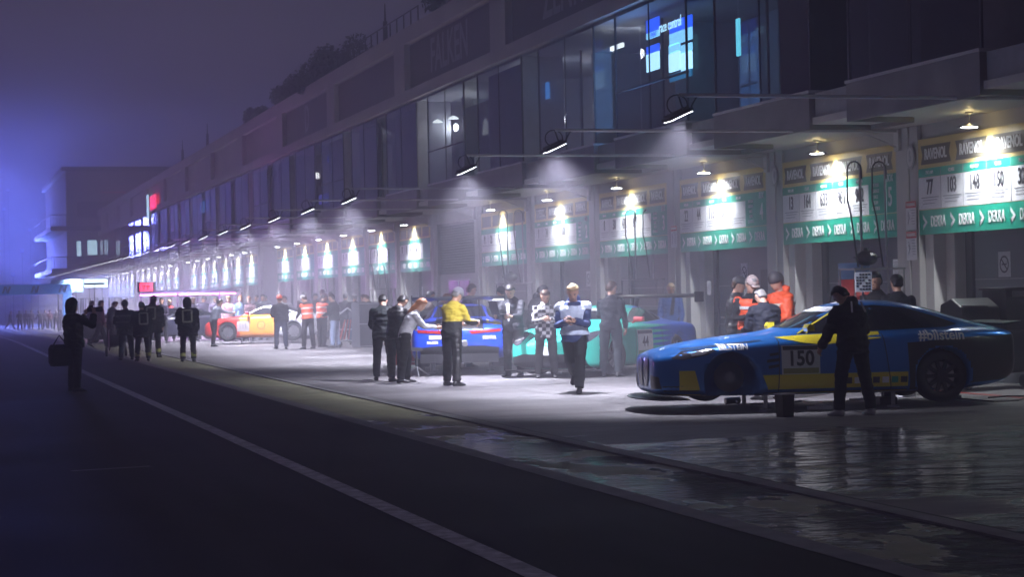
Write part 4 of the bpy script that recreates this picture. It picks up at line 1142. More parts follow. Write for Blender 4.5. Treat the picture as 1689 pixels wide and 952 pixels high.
# around the teal car
person('fair haired man in blue top behind the wing of the teal and blue car', at_depth(1108, 46.0), R(150), 1.90, dict(head=(20, 20)), (0.04, 0.10, 0.32), BLACK, 'blond', seed=10)
person('man in dark team suit with teal trim standing before the teal car bonnet', A(1009, 622), R(-35), 1.93, dict(head=(12, -25), arms=[(20, 10, 50, 20), (8, 10, 20, 8)], legs=[(5, 4, 5), (-4, 6, 5)]), (0.02, 0.03, 0.055), (0.02, 0.04, 0.055), 'brown', stripes=None, seed=11)
wm, hw_ = person('man in white and blue jacket walking across with a phone in his hands', A(950, 648), R(150), 1.95, WALK, (0.03, 0.05, 0.14), (0.018, 0.02, 0.035), 'blond', puff=.022, hem=.04, hood=True, seed=12, vest=(0.62, 0.70, 0.85), stripes=False)
person('woman with long brown hair in a black and white checked shirt', A(902, 624), R(165), 1.80, PH, PLAID, BLACK, 'brown', long_hair=True, hem=.08, seed=13)
pl_, hl_ = person('man in dark jacket with white shirt front holding an open laptop', A(848, 622), R(140), 1.93, dict(lean=6, head=(30, 12), arms=[(28, 8, 62, 18), (35, 10, 55, 25)]), NAVY, BLACK, 'dark', shirt=(0.7, 0.72, 0.78), puff=.015, seed=14)
person('person in black behind the laptop man reaching an arm forward', at_depth(884, 43), R(-70), 1.92, dict(lean=12, head=(20, 0), arms=[(55, 8, 20, 5), (20, 8, 50, 5)]), BLACK, BLACK, 'dark', hood=True, puff=.03, seed=15)
# around the blue rear view car
py_, hy_ = person('man in yellow top and dark trousers holding a white tablet', A(747, 637), R(-55), 1.88, dict(lean=9, head=(30, 0), arms=[(22, 8, 62, 12), (25, 6, 60, 12)], legs=[(6, 6, 6), (-5, 3, 6)]), YOKE, (0.017, 0.018, 0.02), 'grey', ('beanie', (0.25, 0.25, 0.28)), puff=.01, seed=16)
person('tall man in black behind the roof of the blue car seen from the rear', at_depth(773, 46), R(-80), 1.98, FOLD, (0.02, 0.022, 0.028), BLACK, 'brown', puff=.02, seed=17)
person('stooping person in brown behind the left end of the big rear wing', at_depth(724, 48), R(-100), 1.80, LOOK_DOWN, (0.12, 0.06, 0.045), BLACK, 'red', seed=18)
person('man in dark green jacket with blue shoulders at the left of the standing pair', A(634, 628), R(-15), 1.80, LOOK_DOWN, (0.020, 0.035, 0.042), (0.016, 0.02, 0.02), 'dark', puff=.03, hem=.05, seed=19)
person('man in black with bowed dark head at the right of the standing pair', A(655, 630), R(-50), 1.80, dict(lean=14, head=(42, 0), arms=[(20, 6, 60, 20), (20, 6, 55, 20)]), (0.018, 0.02, 0.022), BLACK, 'dark', puff=.02, hem=.05, seed=20)
person('brown haired woman in white bending beside the red tool cart', at_depth(668, 38.5), R(-95), 1.74, dict(lean=26, head=(20, 0), arms=[(38, 8, 45, 25), (35, 8, 50, 25)], legs=[(8, 12, 5), (-6, 4, 5)]), (0.60, 0.60, 0.63), BLACK, 'red', long_hair=True, seed=21)
person('crouching mechanic in dark blue overalls beside the tripod stand', A(686, 606), R(-60), 1.80, CROUCH, (0.02, 0.035, 0.07), (0.02, 0.03, 0.05), 'dark', seed=22)
# around the red and orange car
person('person in dark coat and orange cap before the orange car door', A(464, 576), R(5), 1.84, FOLD, NAVY, (0.03, 0.035, 0.06), 'dark', ('beanie', (0.8, 0.12, 0.04)), puff=.03, near=False, seed=23)
person('woman in orange safety vest and white cap at the tail of the orange coupe', A(509, 576), R(25), 1.86, LOOK_DOWN, (0.03, 0.03, 0.035), BLACK, 'brown', ('cap', (0.65, 0.65, 0.65)), vest=ORANGE, near=False, seed=24)
person('marshal in orange safety vest right beside the woman in the white cap', A(532, 573), R(-60), 1.88, PH, (0.02, 0.02, 0.03), BLACK, 'dark', ('cap', (0.12, 0.03, 0.05)), vest=ORANGE, near=False, seed=25)
person('person in olive jacket and pale blue jeans', A(553, 574), R(60), 1.84, FOLD, (0.035, 0.045, 0.035), (0.28, 0.34, 0.48), 'dark', puff=.03, near=False, seed=26)
person('person in dark coat and white cap near the white framed trolley', A(586, 569), R(-20), 1.84, FOLD, (0.03, 0.04, 0.055), (0.03, 0.05, 0.09), 'grey', ('cap', (0.7, 0.7, 0.68)), puff=.03, near=False, hem=.12, seed=27)
person('person in blue jeans behind the two standing figures at the trolley', A(603, 568), R(20), 1.82, FOLD, (0.03, 0.035, 0.05), (0.04, 0.08, 0.18), 'dark', puff=.02, near=False, seed=28)
person('man in white cap behind the tail of the white car', at_depth(503, 82), R(160), 2.0, FOLD, (0.03, 0.03, 0.035), BLACK, 'grey', ('cap', (0.7, 0.7, 0.68)), near=False, seed=29)
person('man in maroon cap behind the orange vests', at_depth(533, 80), R(170), 2.05, FOLD, (0.10, 0.03, 0.045), BLACK, 'dark', ('cap', (0.12, 0.03, 0.05)), near=False, seed=30)
person('person in dark top between the maroon cap and the olive jacket', at_depth(545, 80), R(190), 1.95, FOLD, (0.05, 0.03, 0.035), BLACK, 'dark', near=False, seed=31)
person('person in white shirt bending over the roof of the orange and white car', at_depth(482, 80), R(120), 1.92, dict(lean=30, head=(10, 0), arms=[(80, 10, 10, 5), (60, 8, 30, 5)]), (0.6, 0.6, 0.62), BLACK, 'dark', near=False, seed=32)
person('dark figure on the far side of the roof of the orange car', at_depth(436, 82), R(150), 1.92, FOLD, (0.05, 0.05, 0.06), BLACK, 'dark', near=False, seed=33)
person('mechanic with white sleeve leaning over the red bonnet', A(353, 572), R(-70), 1.80, dict(LEANP, lean=22), (0.25, 0.27, 0.33), NAVY, 'dark', near=False, seed=34)
person('person in pink top behind the red bonnet', at_depth(378, 80), R(170), 1.88, FOLD, (0.45, 0.25, 0.28), BLACK, 'blond', near=False, seed=35)
person('person in pale blue top behind the red bonnet beside the windscreen', at_depth(396, 80), R(190), 1.90, FOLD, (0.18, 0.28, 0.45), BLACK, 'red', near=False, seed=36)
person('dark clothed person under the pink neon behind the leaning mechanic', at_depth(356, 84), R(180), 1.88, CROSS, (0.05, 0.03, 0.07), BLACK, 'dark', near=False, seed=37)
person('person in dark cap under the right half of the pink neon', at_depth(336, 86), R(200), 1.92, FOLD, (0.04, 0.03, 0.06), BLACK, 'brown', ('cap', (0.03, 0.03, 0.05)), near=False, seed=38)
person('blond person in bright red under the pink neon', at_depth(281, 84), R(170), 1.78, FOLD, (0.65, 0.05, 0.05), BLACK, 'blond', long_hair=True, near=False, seed=39)
# fire crew and photographer
FIRE = (0.008, 0.009, 0.016)
fg = 'fire crew seen from behind'
person('lone firefighter with a reflective rectangle on his back, right of his crew', A(311, 597), R(-8), 1.80, FOLD, FIRE, FIRE, 'dark', ('hood', (0.015, 0.018, 0.045)), puff=.075, hem=.18, trim=True, seed=40, group=fg)
person('tallest firefighter with yellowish collar at the right of the trio', A(254, 590), R(-20), 1.90, FOLD, (0.03, 0.034, 0.035), FIRE, 'dark', ('cap', (0.03, 0.03, 0.035)), puff=.07, hem=.18, trim=True, stripes=None, hood=True, seed=41, group=fg)
person('middle firefighter of the trio with a bare dark head', A(236, 596), R(5), 1.72, FOLD, FIRE, FIRE, 'dark', puff=.075, hem=.18, trim=True, seed=42, group=fg)
person('leftmost firefighter of the trio beside the dark hose trolley', A(209, 594), R(8), 1.76, FOLD, FIRE, FIRE, 'dark', ('beanie', (0.015, 0.015, 0.02)), puff=.08, hem=.14, stripes=(0.12, 0.12, 0.11), seed=43, group=fg)
pp_, hp_ = person('photographer with raised camera silhouetted on the dark lane', A(124, 646), R(-62), 1.80, PHOTO, (0.012, 0.014, 0.02), (0.014, 0.018, 0.028), 'brown', ('hood', (0.03, 0.022, 0.022)), puff=.03, hem=.05, seed=44)
person('person in dark red jacket walking right of the photographer', A(165, 572), R(-80), 1.84, dict(legs=[(20, 5, 3), (-16, 20, 3)]), (0.16, 0.015, 0.04), (0.03, 0.015, 0.03), 'dark', near=False, puff=.02, hem=.06, seed=45)
person('person in grey blue top just behind the photographer', A(150, 566), R(-60), 1.80, FOLD, (0.10, 0.13, 0.20), (0.03, 0.035, 0.05), 'dark', near=False, seed=46)
far_g = 'small figures in the fog under the gantry'
for q, (x, y, lab, tc, ps) in enumerate([
        (17, 547, 'leftmost fogged figure striding under the gantry', (0.05, 0.035, 0.05), dict(legs=[(26, 6, 3), (-20, 16, 3)])),
        (33, 548, 'second fogged figure from the left, standing wide', (0.05, 0.05, 0.07), CROSS),
        (44, 547, 'third fogged figure from the left, in the first cluster', (0.04, 0.03, 0.05), FOLD),
        (52, 547, 'fourth fogged figure from the left, paler and slim', (0.16, 0.12, 0.17), FOLD),
        (67, 548, 'fogged figure alone between the two clusters', (0.05, 0.05, 0.08), LOOK_DOWN),
        (75, 547, 'pale fogged figure right of the gap, arm raised', (0.25, 0.2, 0.28), dict(arms=[(80, 10, 60, 10), (5, 8, 10, 5)])),
        (83, 547, 'reddish fogged figure near the gantry leg', (0.2, 0.08, 0.10), FOLD),
        (93, 549, 'fogged figure with a white head near the gantry leg', (0.07, 0.08, 0.11), CROSS),
        (102, 549, 'slim fogged figure against the gantry leg', (0.05, 0.05, 0.08), FOLD)]):
    p0 = A(x, y - 4)
    person(lab, p0, R([-90, 10, 170, -20, 40, 160, 0, 190, 60][q]), 1.72, ps, tc, (0.04, 0.035, 0.05), ['dark', 'brown'][q % 2], ('cap', (0.6, 0.6, 0.6)) if q == 7 else None, near=False, group=far_g, seed=50 + q)

# more crew half hidden in the fog
for q, (px, D, h, ps, tc, hr, ht, lab) in enumerate([
        (424, 84, 1.90, FOLD, (0.05, 0.05, 0.07), 'dark', None, 'dark figure over the windscreen of the orange coupe, left of two'),
        (444, 86, 1.95, LOOK_DOWN, (0.09, 0.08, 0.10), 'brown', ('cap', (0.5, 0.5, 0.5)), 'figure in grey cap over the roof of the orange coupe'),
        (519, 84, 1.92, CROSS, (0.04, 0.04, 0.05), 'dark', None, 'dark figure between the white cap and the maroon cap'),
        (570, 78, 1.88, FOLD, (0.06, 0.06, 0.07), 'dark', ('cap', (0.05, 0.05, 0.06)), 'figure in dark cap right behind the pale jeans'),
        (613, 66, 1.84, LOOK_DOWN, (0.03, 0.03, 0.04), 'brown', None, 'dark figure between the flight case and the standing pair'),
        (706, 50, 1.84, FOLD, (0.10, 0.07, 0.06), 'dark', None, 'figure in brown left of the black wing beside the steel cabinet'),
        (826, 47, 1.90, CROSS, (0.03, 0.035, 0.05), 'dark', ('cap', (0.02, 0.02, 0.03)), 'crew man in black cap just left of the laptop man'),
        (183, 74, 1.80, LOOK_DOWN, (0.04, 0.05, 0.09), 'dark', None, 'bluish figure left of the fire crew beside the silver car'),
        (268, 80, 1.86, FOLD, (0.04, 0.03, 0.06), 'dark', None, 'violet lit figure just right of the tallest firefighter'),
        (318, 84, 1.86, CROSS, (0.04, 0.03, 0.06), 'brown', None, 'violet lit figure over the shoulder of the lone firefighter'),
        (413, 80, 1.84, FOLD, (0.10, 0.05, 0.06), 'red', None, 'figure in faded red behind the base of the windscreen')]):
    person(lab, at_depth(px, D), R([180, 120, 200, -30, 40, -80, 170, -60, 160, 190, 150][q]), h, ps, tc, BLACK, hr, ht, near=False, seed=70 + q)
# ------------------------------------------------------------------ racing cars
def paint(name, c, rough=0.28, metal=0.25): return mat(name, c, rough, metal, coat=0.6, spec=0.5)
tyre_m = mat('tyre_rubber', (0.015, 0.015, 0.016), 0.75, bump=0.2, scale=30)
rim_m = mat('rim_metal', (0.34, 0.34, 0.36), 0.3, 0.7)
glass_m = mat('car_glass', (0.012, 0.014, 0.018), 0.07, coat=0.3)
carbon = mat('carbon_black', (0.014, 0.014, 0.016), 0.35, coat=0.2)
plate_w = mat('plate_white', (0.70, 0.72, 0.74), 0.5)
lamp_c = mat('headlamp_glass', (0.05, 0.05, 0.06), 0.05, coat=1.0)
lamp_r = mat('headlamp_reflector', (0.75, 0.75, 0.75), 0.15, 0.9)

def car_section(st):
    x, w, zb, zs, wg, wr, zr, zc = st
    h = [(0, zb), (w * .7, zb), (w * .96, zb + .03), (w * .995, zb + .25 * (zs - zb)), (w, zb + .55 * (zs - zb)), (w * .985, zs - .09), (w * .93, zs - .015),
         (wg + .01, zs + .012 if zr > zs + .05 else zs), (wg + (wr - wg) * .45 + .012, zs + (zr - zs) * .5), (wr + .005, zr - .01), (wr * .72, zr + .75 * (zc - zr)), (0, zc)]
    L_ = [(x, y, z) for y, z in h]
    Rr = [(x, -y, z) for y, z in reversed(h[1:-1])]
    return L_ + Rr
def car_body(stations, wheels, wr_=.375, wy=.58):
    mb = MB()
    mb.loft([car_section(s) for s in stations], cap=True)
    # close the nose and tail with a softer cap
    me = mb.mesh('tmp'); o = bpy.data.objects.new('tmp', me); col.objects.link(o)
    me.materials.append(None); me.materials.append(None)
    s = o.modifiers.new('s', 'SUBSURF'); s.levels = 2; s.render_levels = 2
    cut = MB(); cut.mi = 1
    for wx in wheels:
        for sd in (-1, 1):
            cut.lathe((wx, sd * (wy + .5), .36), [(wr_, -.5), (wr_, .5)], 40, 'Y')
    cm = cut.mesh('cut'); cm.materials.append(None); cm.materials.append(None)
    co = bpy.data.objects.new('cut', cm); col.objects.link(co)
    b = o.modifiers.new('b', 'BOOLEAN'); b.operation = 'DIFFERENCE'; b.object = co; b.solver = 'EXACT'
    out = evaluated(o)
    for q in (o, co): bpy.data.objects.remove(q)
    out.materials.clear()
    return out
def wheel(parent, x, sd, r=.345, wdt=.30, steer=0, y=.80):
    p = thing('wheel', None, None) if False else None
    m = MB(); y0 = sd * (y - .0)
    prof = [(r * .66, -wdt / 2), (r * .93, -wdt / 2), (r, -wdt * .38), (r, wdt * .38), (r * .93, wdt / 2), (r * .66, wdt / 2), (r * .64, 0)]
    m.lathe((0, 0, 0), prof + [prof[0]], 30, 'Y', cap=False)
    o = m.build('wheel', tyre_m, parent, smooth=True); o.location = (x, y0, .345); o.rotation_euler = (0, 0, steer)
    m = MB(); m.lathe((0, 0, 0), [(r * .655, -wdt * .49), (r * .67, -wdt * .49), (r * .67, wdt * .49), (r * .655, wdt * .49)], 30, 'Y', cap=False)
    yy = sd * wdt * .36
    for q in range(10):
        a = q * math.pi / 5
        m.obox((r * .36 * math.cos(a), yy, r * .36 * math.sin(a)), (r * .60, .03, .05), Matrix.Rotation(-a, 3, 'Y'))
    m.lathe((0, yy, 0), [(.07, -.03), (.07, .03)], 12, 'Y')
    m.build('rim', rim_m, o)
    m = MB(); m.lathe((0, yy * .45, 0), [(.19, -.02), (.19, .02)], 24, 'Y'); m.build('brake_disc', alu, o)
    return o
def grid_poly(poly, step=.07):
    bm = bmesh.new(); vs_ = [bm.verts.new((p[0], p[1], 0)) for p in poly]; bm.faces.new(vs_)
    xs = [p[0] for p in poly]; ys = [p[1] for p in poly]
    for ax, lo, hi in ((0, min(xs), max(xs)), (1, min(ys), max(ys))):
        c = lo + step
        while c < hi - 1e-4:
            co = [0, 0, 0]; no = [0, 0, 0]; co[ax] = c; no[ax] = 1
            bmesh.ops.bisect_plane(bm, geom=bm.verts[:] + bm.edges[:] + bm.faces[:], plane_co=co, plane_no=no)
            c += step
    me = bpy.data.meshes.new('patch'); bm.to_mesh(me); bm.free(); return me
DIRS = {'L': (Vector((0, -1, 0)), lambda a, b: Vector((a, 3, b))), 'R': (Vector((0, 1, 0)), lambda a, b: Vector((a, -3, b))),
        'F': (Vector((-1, 0, 0)), lambda a, b: Vector((5, a, b))), 'B': (Vector((1, 0, 0)), lambda a, b: Vector((-5, a, b))), 'T': (Vector((0, 0, -1)), lambda a, b: Vector((a, b, 4)))}
def project(bvh, me, side, off=.005):
    d, f = DIRS[side]
    bad = []
    for v in me.vertices:
        hit = bvh.ray_cast(f(v.co.x, v.co.y), d)
        if hit[0] is None: bad.append(v.index); v.co = Vector((0, 0, -9)); continue
        n = hit[1] if hit[1].dot(d) < 0 else -hit[1]
        v.co = hit[0] + n * off
    if bad:
        bm = bmesh.new(); bm.from_mesh(me); bm.verts.ensure_lookup_table()
        bmesh.ops.delete(bm, geom=[bm.verts[i] for i in bad], context='VERTS'); bm.to_mesh(me); bm.free()
    # drop faces stretched across a wheel arch
    bm = bmesh.new(); bm.from_mesh(me)
    bad = [f_ for f_ in bm.faces if max(e.calc_length() for e in f_.edges) > .35]
    if bad: bmesh.ops.delete(bm, geom=bad, context='FACES')
    bm.to_mesh(me); bm.free()
    return me
def patch(car, bvh, name, poly, side, m, off=.005, step=.07):
    me = project(bvh, grid_poly(poly, step), side, off)
    return link(me, name, m, car, smooth=True)
def decal_text(car, bvh, name, body, x, z, size, side, m, bold=.004, xs=.9, off=.011):
    me = text_mesh(body, size, 0, bold, 1.0, xs).copy()
    bm = bmesh.new(); bm.from_mesh(me)
    for ax in (0, 1):
        lo = min(v.co[ax] for v in bm.verts); hi = max(v.co[ax] for v in bm.verts); c = lo + .03
        while c < hi:
            co = [0, 0, 0]; no = [0, 0, 0]; co[ax] = c; no[ax] = 1
            bmesh.ops.bisect_plane(bm, geom=bm.verts[:] + bm.edges[:] + bm.faces[:], plane_co=co, plane_no=no); c += .03
    bm.to_mesh(me); bm.free()
    flip = -1 if side in 'L' else 1
    if side in 'LR':
        for v in me.vertices: v.co.x = x + flip * v.co.x; v.co.y = z + v.co.y; v.co.z = 0
    elif side == 'B':
        for v in me.vertices: v.co.x = x - v.co.x; v.co.y = z + v.co.y
    elif side == 'F':
        for v in me.vertices: v.co.x = x + v.co.x; v.co.y = z + v.co.y
    return link(project(bvh, me, side, off), name, m, car)
def mirror_part(car, x, y, z, sd, m):
    b = MB(); b.tube([(x, sd * (y - .16), z - .07), (x + .02, sd * y, z - .01)], .014, 6)
    b.loft([[Vector((x + a, sd * (y - .10 + .0), z + c)) for a, c in ((-.04, -.045), (.05, -.05), (.07, .0), (.04, .05), (-.04, .05))],
            [Vector((x + a, sd * (y + .09), z + c)) for a, c in ((-.04, -.04), (.05, -.04), (.06, .0), (.03, .045), (-.04, .04))]])
    b.build('mirror', m, car)
def rear_wing(car, x, z, w, m, chord=.32):
    b = MB()
    prof = [(-.5, .02), (-.3, -.02), (.1, -.045), (.5, -.01), (.5, .0), (.1, -.0), (-.3, .03), (-.5, .035)]
    b.loft([[Vector((x + a * chord, y, z + c)) for a, c in prof] for y in (-w, 0, w)])
    for sd in (-1, 1): b.box(x - .2, x + .2, sd * w - .008, sd * w + .008, z - .14, z + .07)
    o = b.build('wing', m, car)
    b = MB()
    for sd in (-1, 1):
        b.loft([[Vector((x + .04, sd * .42 + q, z - .02)), Vector((x + .14, sd * .42 + q, z - .02)), Vector((x + .28, sd * .42 + q, z - .40)), Vector((x + .14, sd * .42 + q, z - .40))] for q in (-.012, .012)])
    b.build('wing_mount', carbon, car)
    return o
def jacks(car, lift, S, xs):
    for x in xs:
        for sd in (-1, 1):
            m = MB(); m.lathe((x, sd * .62, -lift / S), [(.09, 0), (.09, .02), (.03, .03), (.03, lift / S + .13), (.05, lift / S + .14)], 10)
            m.build('air_jack', alu, car)
def side_dressing(car, bvh, win, num, m_plate, nx, nz, num_size=.28, board=None, board_m=None):
    for sd in 'LR':
        patch(car, bvh, 'side_window', win, sd, glass_m, .004)
        if board:
            patch(car, bvh, 'number_board', board, sd, m_plate, .006)
        if num: decal_text(car, bvh, 'number', num, nx, nz, num_size, sd, blk, .006)

GT = [(2.43, .66, .24, .62, .52, .45, .63, .65), (2.38, .80, .17, .69, .62, .54, .71, .73), (2.15, .93, .15, .73, .72, .60, .755, .80), (1.82, .985, .14, .785, .76, .64, .81, .865), (1.43, 1.02, .14, .835, .79, .66, .86, .915), (1.0, .985, .13, .875, .78, .68, .915, .955), (.60, .975, .13, .885, .79, .70, .94, .985),
      (.20, .965, .13, .90, .79, .64, 1.15, 1.19), (-.12, .96, .13, .91, .79, .60, 1.29, 1.335), (-.55, .97, .13, .925, .79, .585, 1.34, 1.39), (-1.0, .985, .13, .94, .78, .575, 1.305, 1.365), (-1.43, 1.02, .14, .955, .77, .575, 1.205, 1.27), (-1.85, 1.01, .16, .965, .75, .60, 1.08, 1.13), (-2.2, .975, .20, .965, .73, .64, .995, 1.02), (-2.42, .93, .28, .95, .70, .62, .965, .98), (-2.52, .80, .42, .86, .6, .5, .87, .88)]
RE = [(2.27, .45, .33, .56, .4, .33, .565, .575), (2.2, .76, .18, .64, .60, .48, .65, .655), (1.97, .93, .12, .76, .70, .48, .72, .72), (1.6, 1.0, .12, .85, .73, .52, .79, .79), (1.25, 1.02, .12, .90, .74, .57, .86, .86), (.88, .99, .12, .91, .75, .62, .92, .94),
      (.58, .97, .12, .915, .78, .65, 1.02, 1.06), (.15, .965, .12, .925, .78, .60, 1.235, 1.28), (-.30, .97, .12, .935, .78, .58, 1.285, 1.335), (-.75, .99, .12, .95, .76, .55, 1.205, 1.275), (-1.25, 1.03, .13, .955, .70, .50, 1.08, 1.16), (-1.7, 1.03, .15, .955, .68, .48, .975, 1.02), (-2.08, .99, .2, .905, .65, .52, .92, .935), (-2.28, .88, .35, .82, .55, .5, .81, .82)]
WIN_GT = [(.46, .95), (-.03, 1.21), (-.22, 1.285), (-.62, 1.305), (-1.05, 1.26), (-1.5, 1.12), (-1.72, 1.03), (-1.55, .995), (-.5, .965)]
WIN_RE = [(.50, .965), (.12, 1.165), (-.10, 1.235), (-.42, 1.25), (-.80, 1.16), (-1.15, 1.04), (-1.0, 1.0), (-.3, .965)]

def base_car(label, X, Y, deg, S, lift, stations, wb, body_m, wheels_on=(1, 1, 1, 1), win=WIN_GT, steer=0, ws=(.80, .99, .64, 1.31), jk=(1.0, -1.0)):
    t = thing('racing_car', label, 'racing car', (X, Y, lift + gz(Y)), R(deg)); t.scale = (S, S, S)
    me = car_body(stations, wb)
    link(me, 'body', [body_m, carbon], t, smooth=True)
    bvh = BVHTree.FromPolygons([v.co.copy() for v in me.vertices], [tuple(p.vertices) for p in me.polygons])
    k = 0
    for x in wb:
        for sd in (1, -1):
            if wheels_on[k]: wheel(t, x, sd, steer=steer if x > 0 else 0)
            k += 1
    y1, z1, y2, z2 = ws
    patch(t, bvh, 'windscreen', [(-y1 + .06, z1 + .03), (y1 - .06, z1 + .03), (y2 - .05, z2 - .05), (-y2 + .05, z2 - .05)], 'F', glass_m, .004)
    patch(t, bvh, 'rear_window', [(-.56, 1.04), (.56, 1.04), (.46, 1.26), (-.46, 1.26)], 'B', glass_m, .004)
    for sd in 'LR': patch(t, bvh, 'side_window', win, sd, glass_m, .004)
    if lift > 0: jacks(t, lift, S, jk)
    return t, bvh

# the blue car numbered 150
blue150 = paint('paint_blue', (0.012, 0.17, 0.55), 0.30, 0.5)
yel_p = paint('paint_yellow', (0.75, 0.62, 0.02), 0.35, 0)
c1, bv = base_car('blue and yellow racing car numbered 150, jacked up nearest the camera', 12.25, 25.75, 170, 1.06, .07, GT, (1.43, -1.43), blue150, wheels_on=(0, 1, 1, 1), jk=(.9, -.85))
h_ = MB(); h_.lathe((0, 0, 0), [(.20, -.03), (.20, .0), (.11, .005), (.10, .04), (.04, .06)], 28, 'Y')
o = h_.build('wheel_hub', mat('hub_grey', (0.20, 0.21, 0.23), 0.45, 0.6), c1, smooth=True); o.location = (1.43, .80, .40)
patch(c1, bv, 'door_stripe', [(.80, .905), (.45, .93), (-.60, .955), (-.60, .87), (.20, .80), (.47, .835)], 'L', yel_p, .0055)
patch(c1, bv, 'sill_panel', [(1.02, .42), (.92, .17), (-.95, .17), (-.95, .42)], 'L', yel_p, .0055)
patch(c1, bv, 'sill_panel', [(1.02, .42), (.92, .17), (-.95, .17), (-.95, .42)], 'R', yel_p, .0055)
patch(c1, bv, 'bumper_corner', [(1.92, .50), (1.84, .18), (2.12, .18), (2.12, .50)], 'L', yel_p, .0055)
patch(c1, bv, 'rear_shade_patch', [(-.95, .80), (-.98, .18), (-2.44, .30), (-2.46, .88), (-1.8, .86)], 'L', carbon, .0045, .03)  # dark patch that paints the shade over the tail onto the body
patch(c1, bv, 'lower_trim', [(1.80, .30), (1.80, .16), (2.30, .18), (2.32, .30)], 'L', carbon, .0042)
patch(c1, bv, 'number_board', [(.76, .80), (.76, .42), (.24, .42), (.24, .80)], 'L', plate_w, .007)
patch(c1, bv, 'board_strip', [(.74, .79), (.74, .74), (.26, .74), (.26, .79)], 'L', blk, .009)
patch(c1, bv, 'sponsor_strip', [(.74, .50), (.74, .43), (.26, .43), (.26, .50)], 'L', mat('strip_olive', (0.30, 0.30, 0.10), 0.5), .009)
for nm, pl in (('door_seam', [(.79, .89), (.81, .20), (.798, .20), (.778, .89)]), ('door_seam', [(-.62, .93), (-.72, .20), (-.732, .20), (-.632, .93)]), ('bonnet_seam', [(2.05, .765), (1.0, .865), (1.0, .875), (2.05, .775)]),
               ('fender_vent', [(.96, .62), (.78, .64), (.78, .60), (.96, .58)]), ('fender_vent', [(.94, .54), (.80, .56), (.80, .52), (.94, .50)]), ('fender_vent', [(.92, .70), (.80, .715), (.80, .68), (.92, .665)]), ('sill_skirt', [(1.0, .19), (1.0, .13), (-.95, .13), (-.95, .19)])):
    patch(c1, bv, nm, pl, 'L', carbon, .0075, .05)
for q in range(7):
    patch(c1, bv, 'sponsor_decal', [(-.10 - q * .125, .36), (-.10 - q * .125, .28), (-.19 - q * .125, .28), (-.19 - q * .125, .36)], 'L', [blk, whp, grn][q % 3], .008, .05)
patch(c1, bv, 'roof_stripe', [(-.2, -.08), (-1.1, -.08), (-1.1, .08), (-.2, .08)], 'T', whp, .005)
patch(c1, bv, 'window_trim', [(.47, .945), (-.03, 1.215), (-.03, 1.232), (.50, .947)], 'L', yel_p, .007, .05)
for _w in [o_ for o_ in c1.children if o_.name.startswith('wheel') and o_.children]:
    for _c in _w.children:
        if _c.name.startswith('rim'): _c.data.materials[0] = mat('rim_shaded', (.03, .03, .033), .4, .5)  # darker rim copy: the shade around these wheels is put into its colour
decal_text(c1, bv, 'number', '150', .50, .62, .27, 'L', blk, .008)
decal_text(c1, bv, 'lettering', '#bilstein', -1.42, .885, .18, 'L', whp, .004, 1.0, .009)
decal_text(c1, bv, 'lettering', 'BILSTEIN', 1.40, .79, .10, 'L', whp, .004, 1.0, .009)
patch(c1, bv, 'headlamp', [(2.22, .66), (2.05, .75), (1.72, .785), (1.62, .765), (1.75, .70), (2.05, .64)], 'L', lamp_c, .006, .04)
patch(c1, bv, 'headlamp_unit', [(1.98, .72), (1.78, .755), (1.70, .752), (1.80, .705), (1.95, .685)], 'L', lamp_r, .010, .03)
patch(c1, bv, 'headlamp', [(-.50, .66), (-.66, .68), (-.82, .72), (-.80, .66), (-.6, .62)], 'F', lamp_c, .006, .04)
patch(c1, bv, 'windscreen_banner', [(-.55, 1.225), (.55, 1.225), (.52, 1.29), (-.52, 1.29)], 'F', mat('banner_cloth', (.5, .53, .55), .5), .008)
for sd in (-1, 1):
    patch(c1, bv, 'kidney_grille', [(sd * .04, .28), (sd * .06, .62), (sd * .25, .66), (sd * .36, .60), (sd * .32, .34), (sd * .2, .27)], 'F', carbon, .012, .05)
    patch(c1, bv, 'air_intake', [(sd * .48, .26), (sd * .50, .44), (sd * .78, .42), (sd * .80, .26)], 'F', carbon, .008, .05)
m = MB(); m.loft([[Vector((2.62 - .25 * abs(y) ** 2.4, y, z)) for z in (.115, .13)] + [Vector((2.0, y, z)) for z in (.13, .115)] for y in (-1.0, -.8, -.4, 0, .4, .8, 1.0)])
m.build('splitter', carbon, c1)
mirror_part(c1, .40, 1.07, 1.03, 1, yel_p); mirror_part(c1, .40, 1.07, 1.03, -1, yel_p)
m = MB(); m.loft([[Vector((-2.36, y, 1.0)), Vector((-2.60, y, 1.045)), Vector((-2.60, y, 1.055)), Vector((-2.34, y, 1.03))] for y in (-.8, 0, .8)]); m.build('spoiler', carbon, c1)
m = MB(); m.tube([(-.1, .3, 1.36), (-.12, .3, 1.46)], .008, 5); m.build('aerial', carbon, c1)

# teal to blue rear engined car numbered 44
mm, nt, b = node_mat('paint_teal_blue')
tc = nt.nodes.new('ShaderNodeTexCoord'); sp = nt.nodes.new('ShaderNodeSeparateXYZ'); nt.links.new(tc.outputs['Object'], sp.inputs[0])
w = nt.nodes.new('ShaderNodeTexWave'); w.wave_type = 'BANDS'; w.bands_direction = 'Z'; w.inputs['Scale'].default_value = 3.0; w.inputs['Distortion'].default_value = 0.6
nt.links.new(tc.outputs['Object'], w.inputs['Vector'])
ma = nt.nodes.new('ShaderNodeMath'); ma.operation = 'MULTIPLY_ADD'; ma.inputs[1].default_value = 0.75
nt.links.new(w.outputs['Fac'], ma.inputs[0]); nt.links.new(sp.outputs['X'], ma.inputs[2])
rp = nt.nodes.new('ShaderNodeMapRange'); rp.inputs['From Min'].default_value = 0.15; rp.inputs['From Max'].default_value = -0.25; nt.links.new(ma.outputs[0], rp.inputs['Value'])
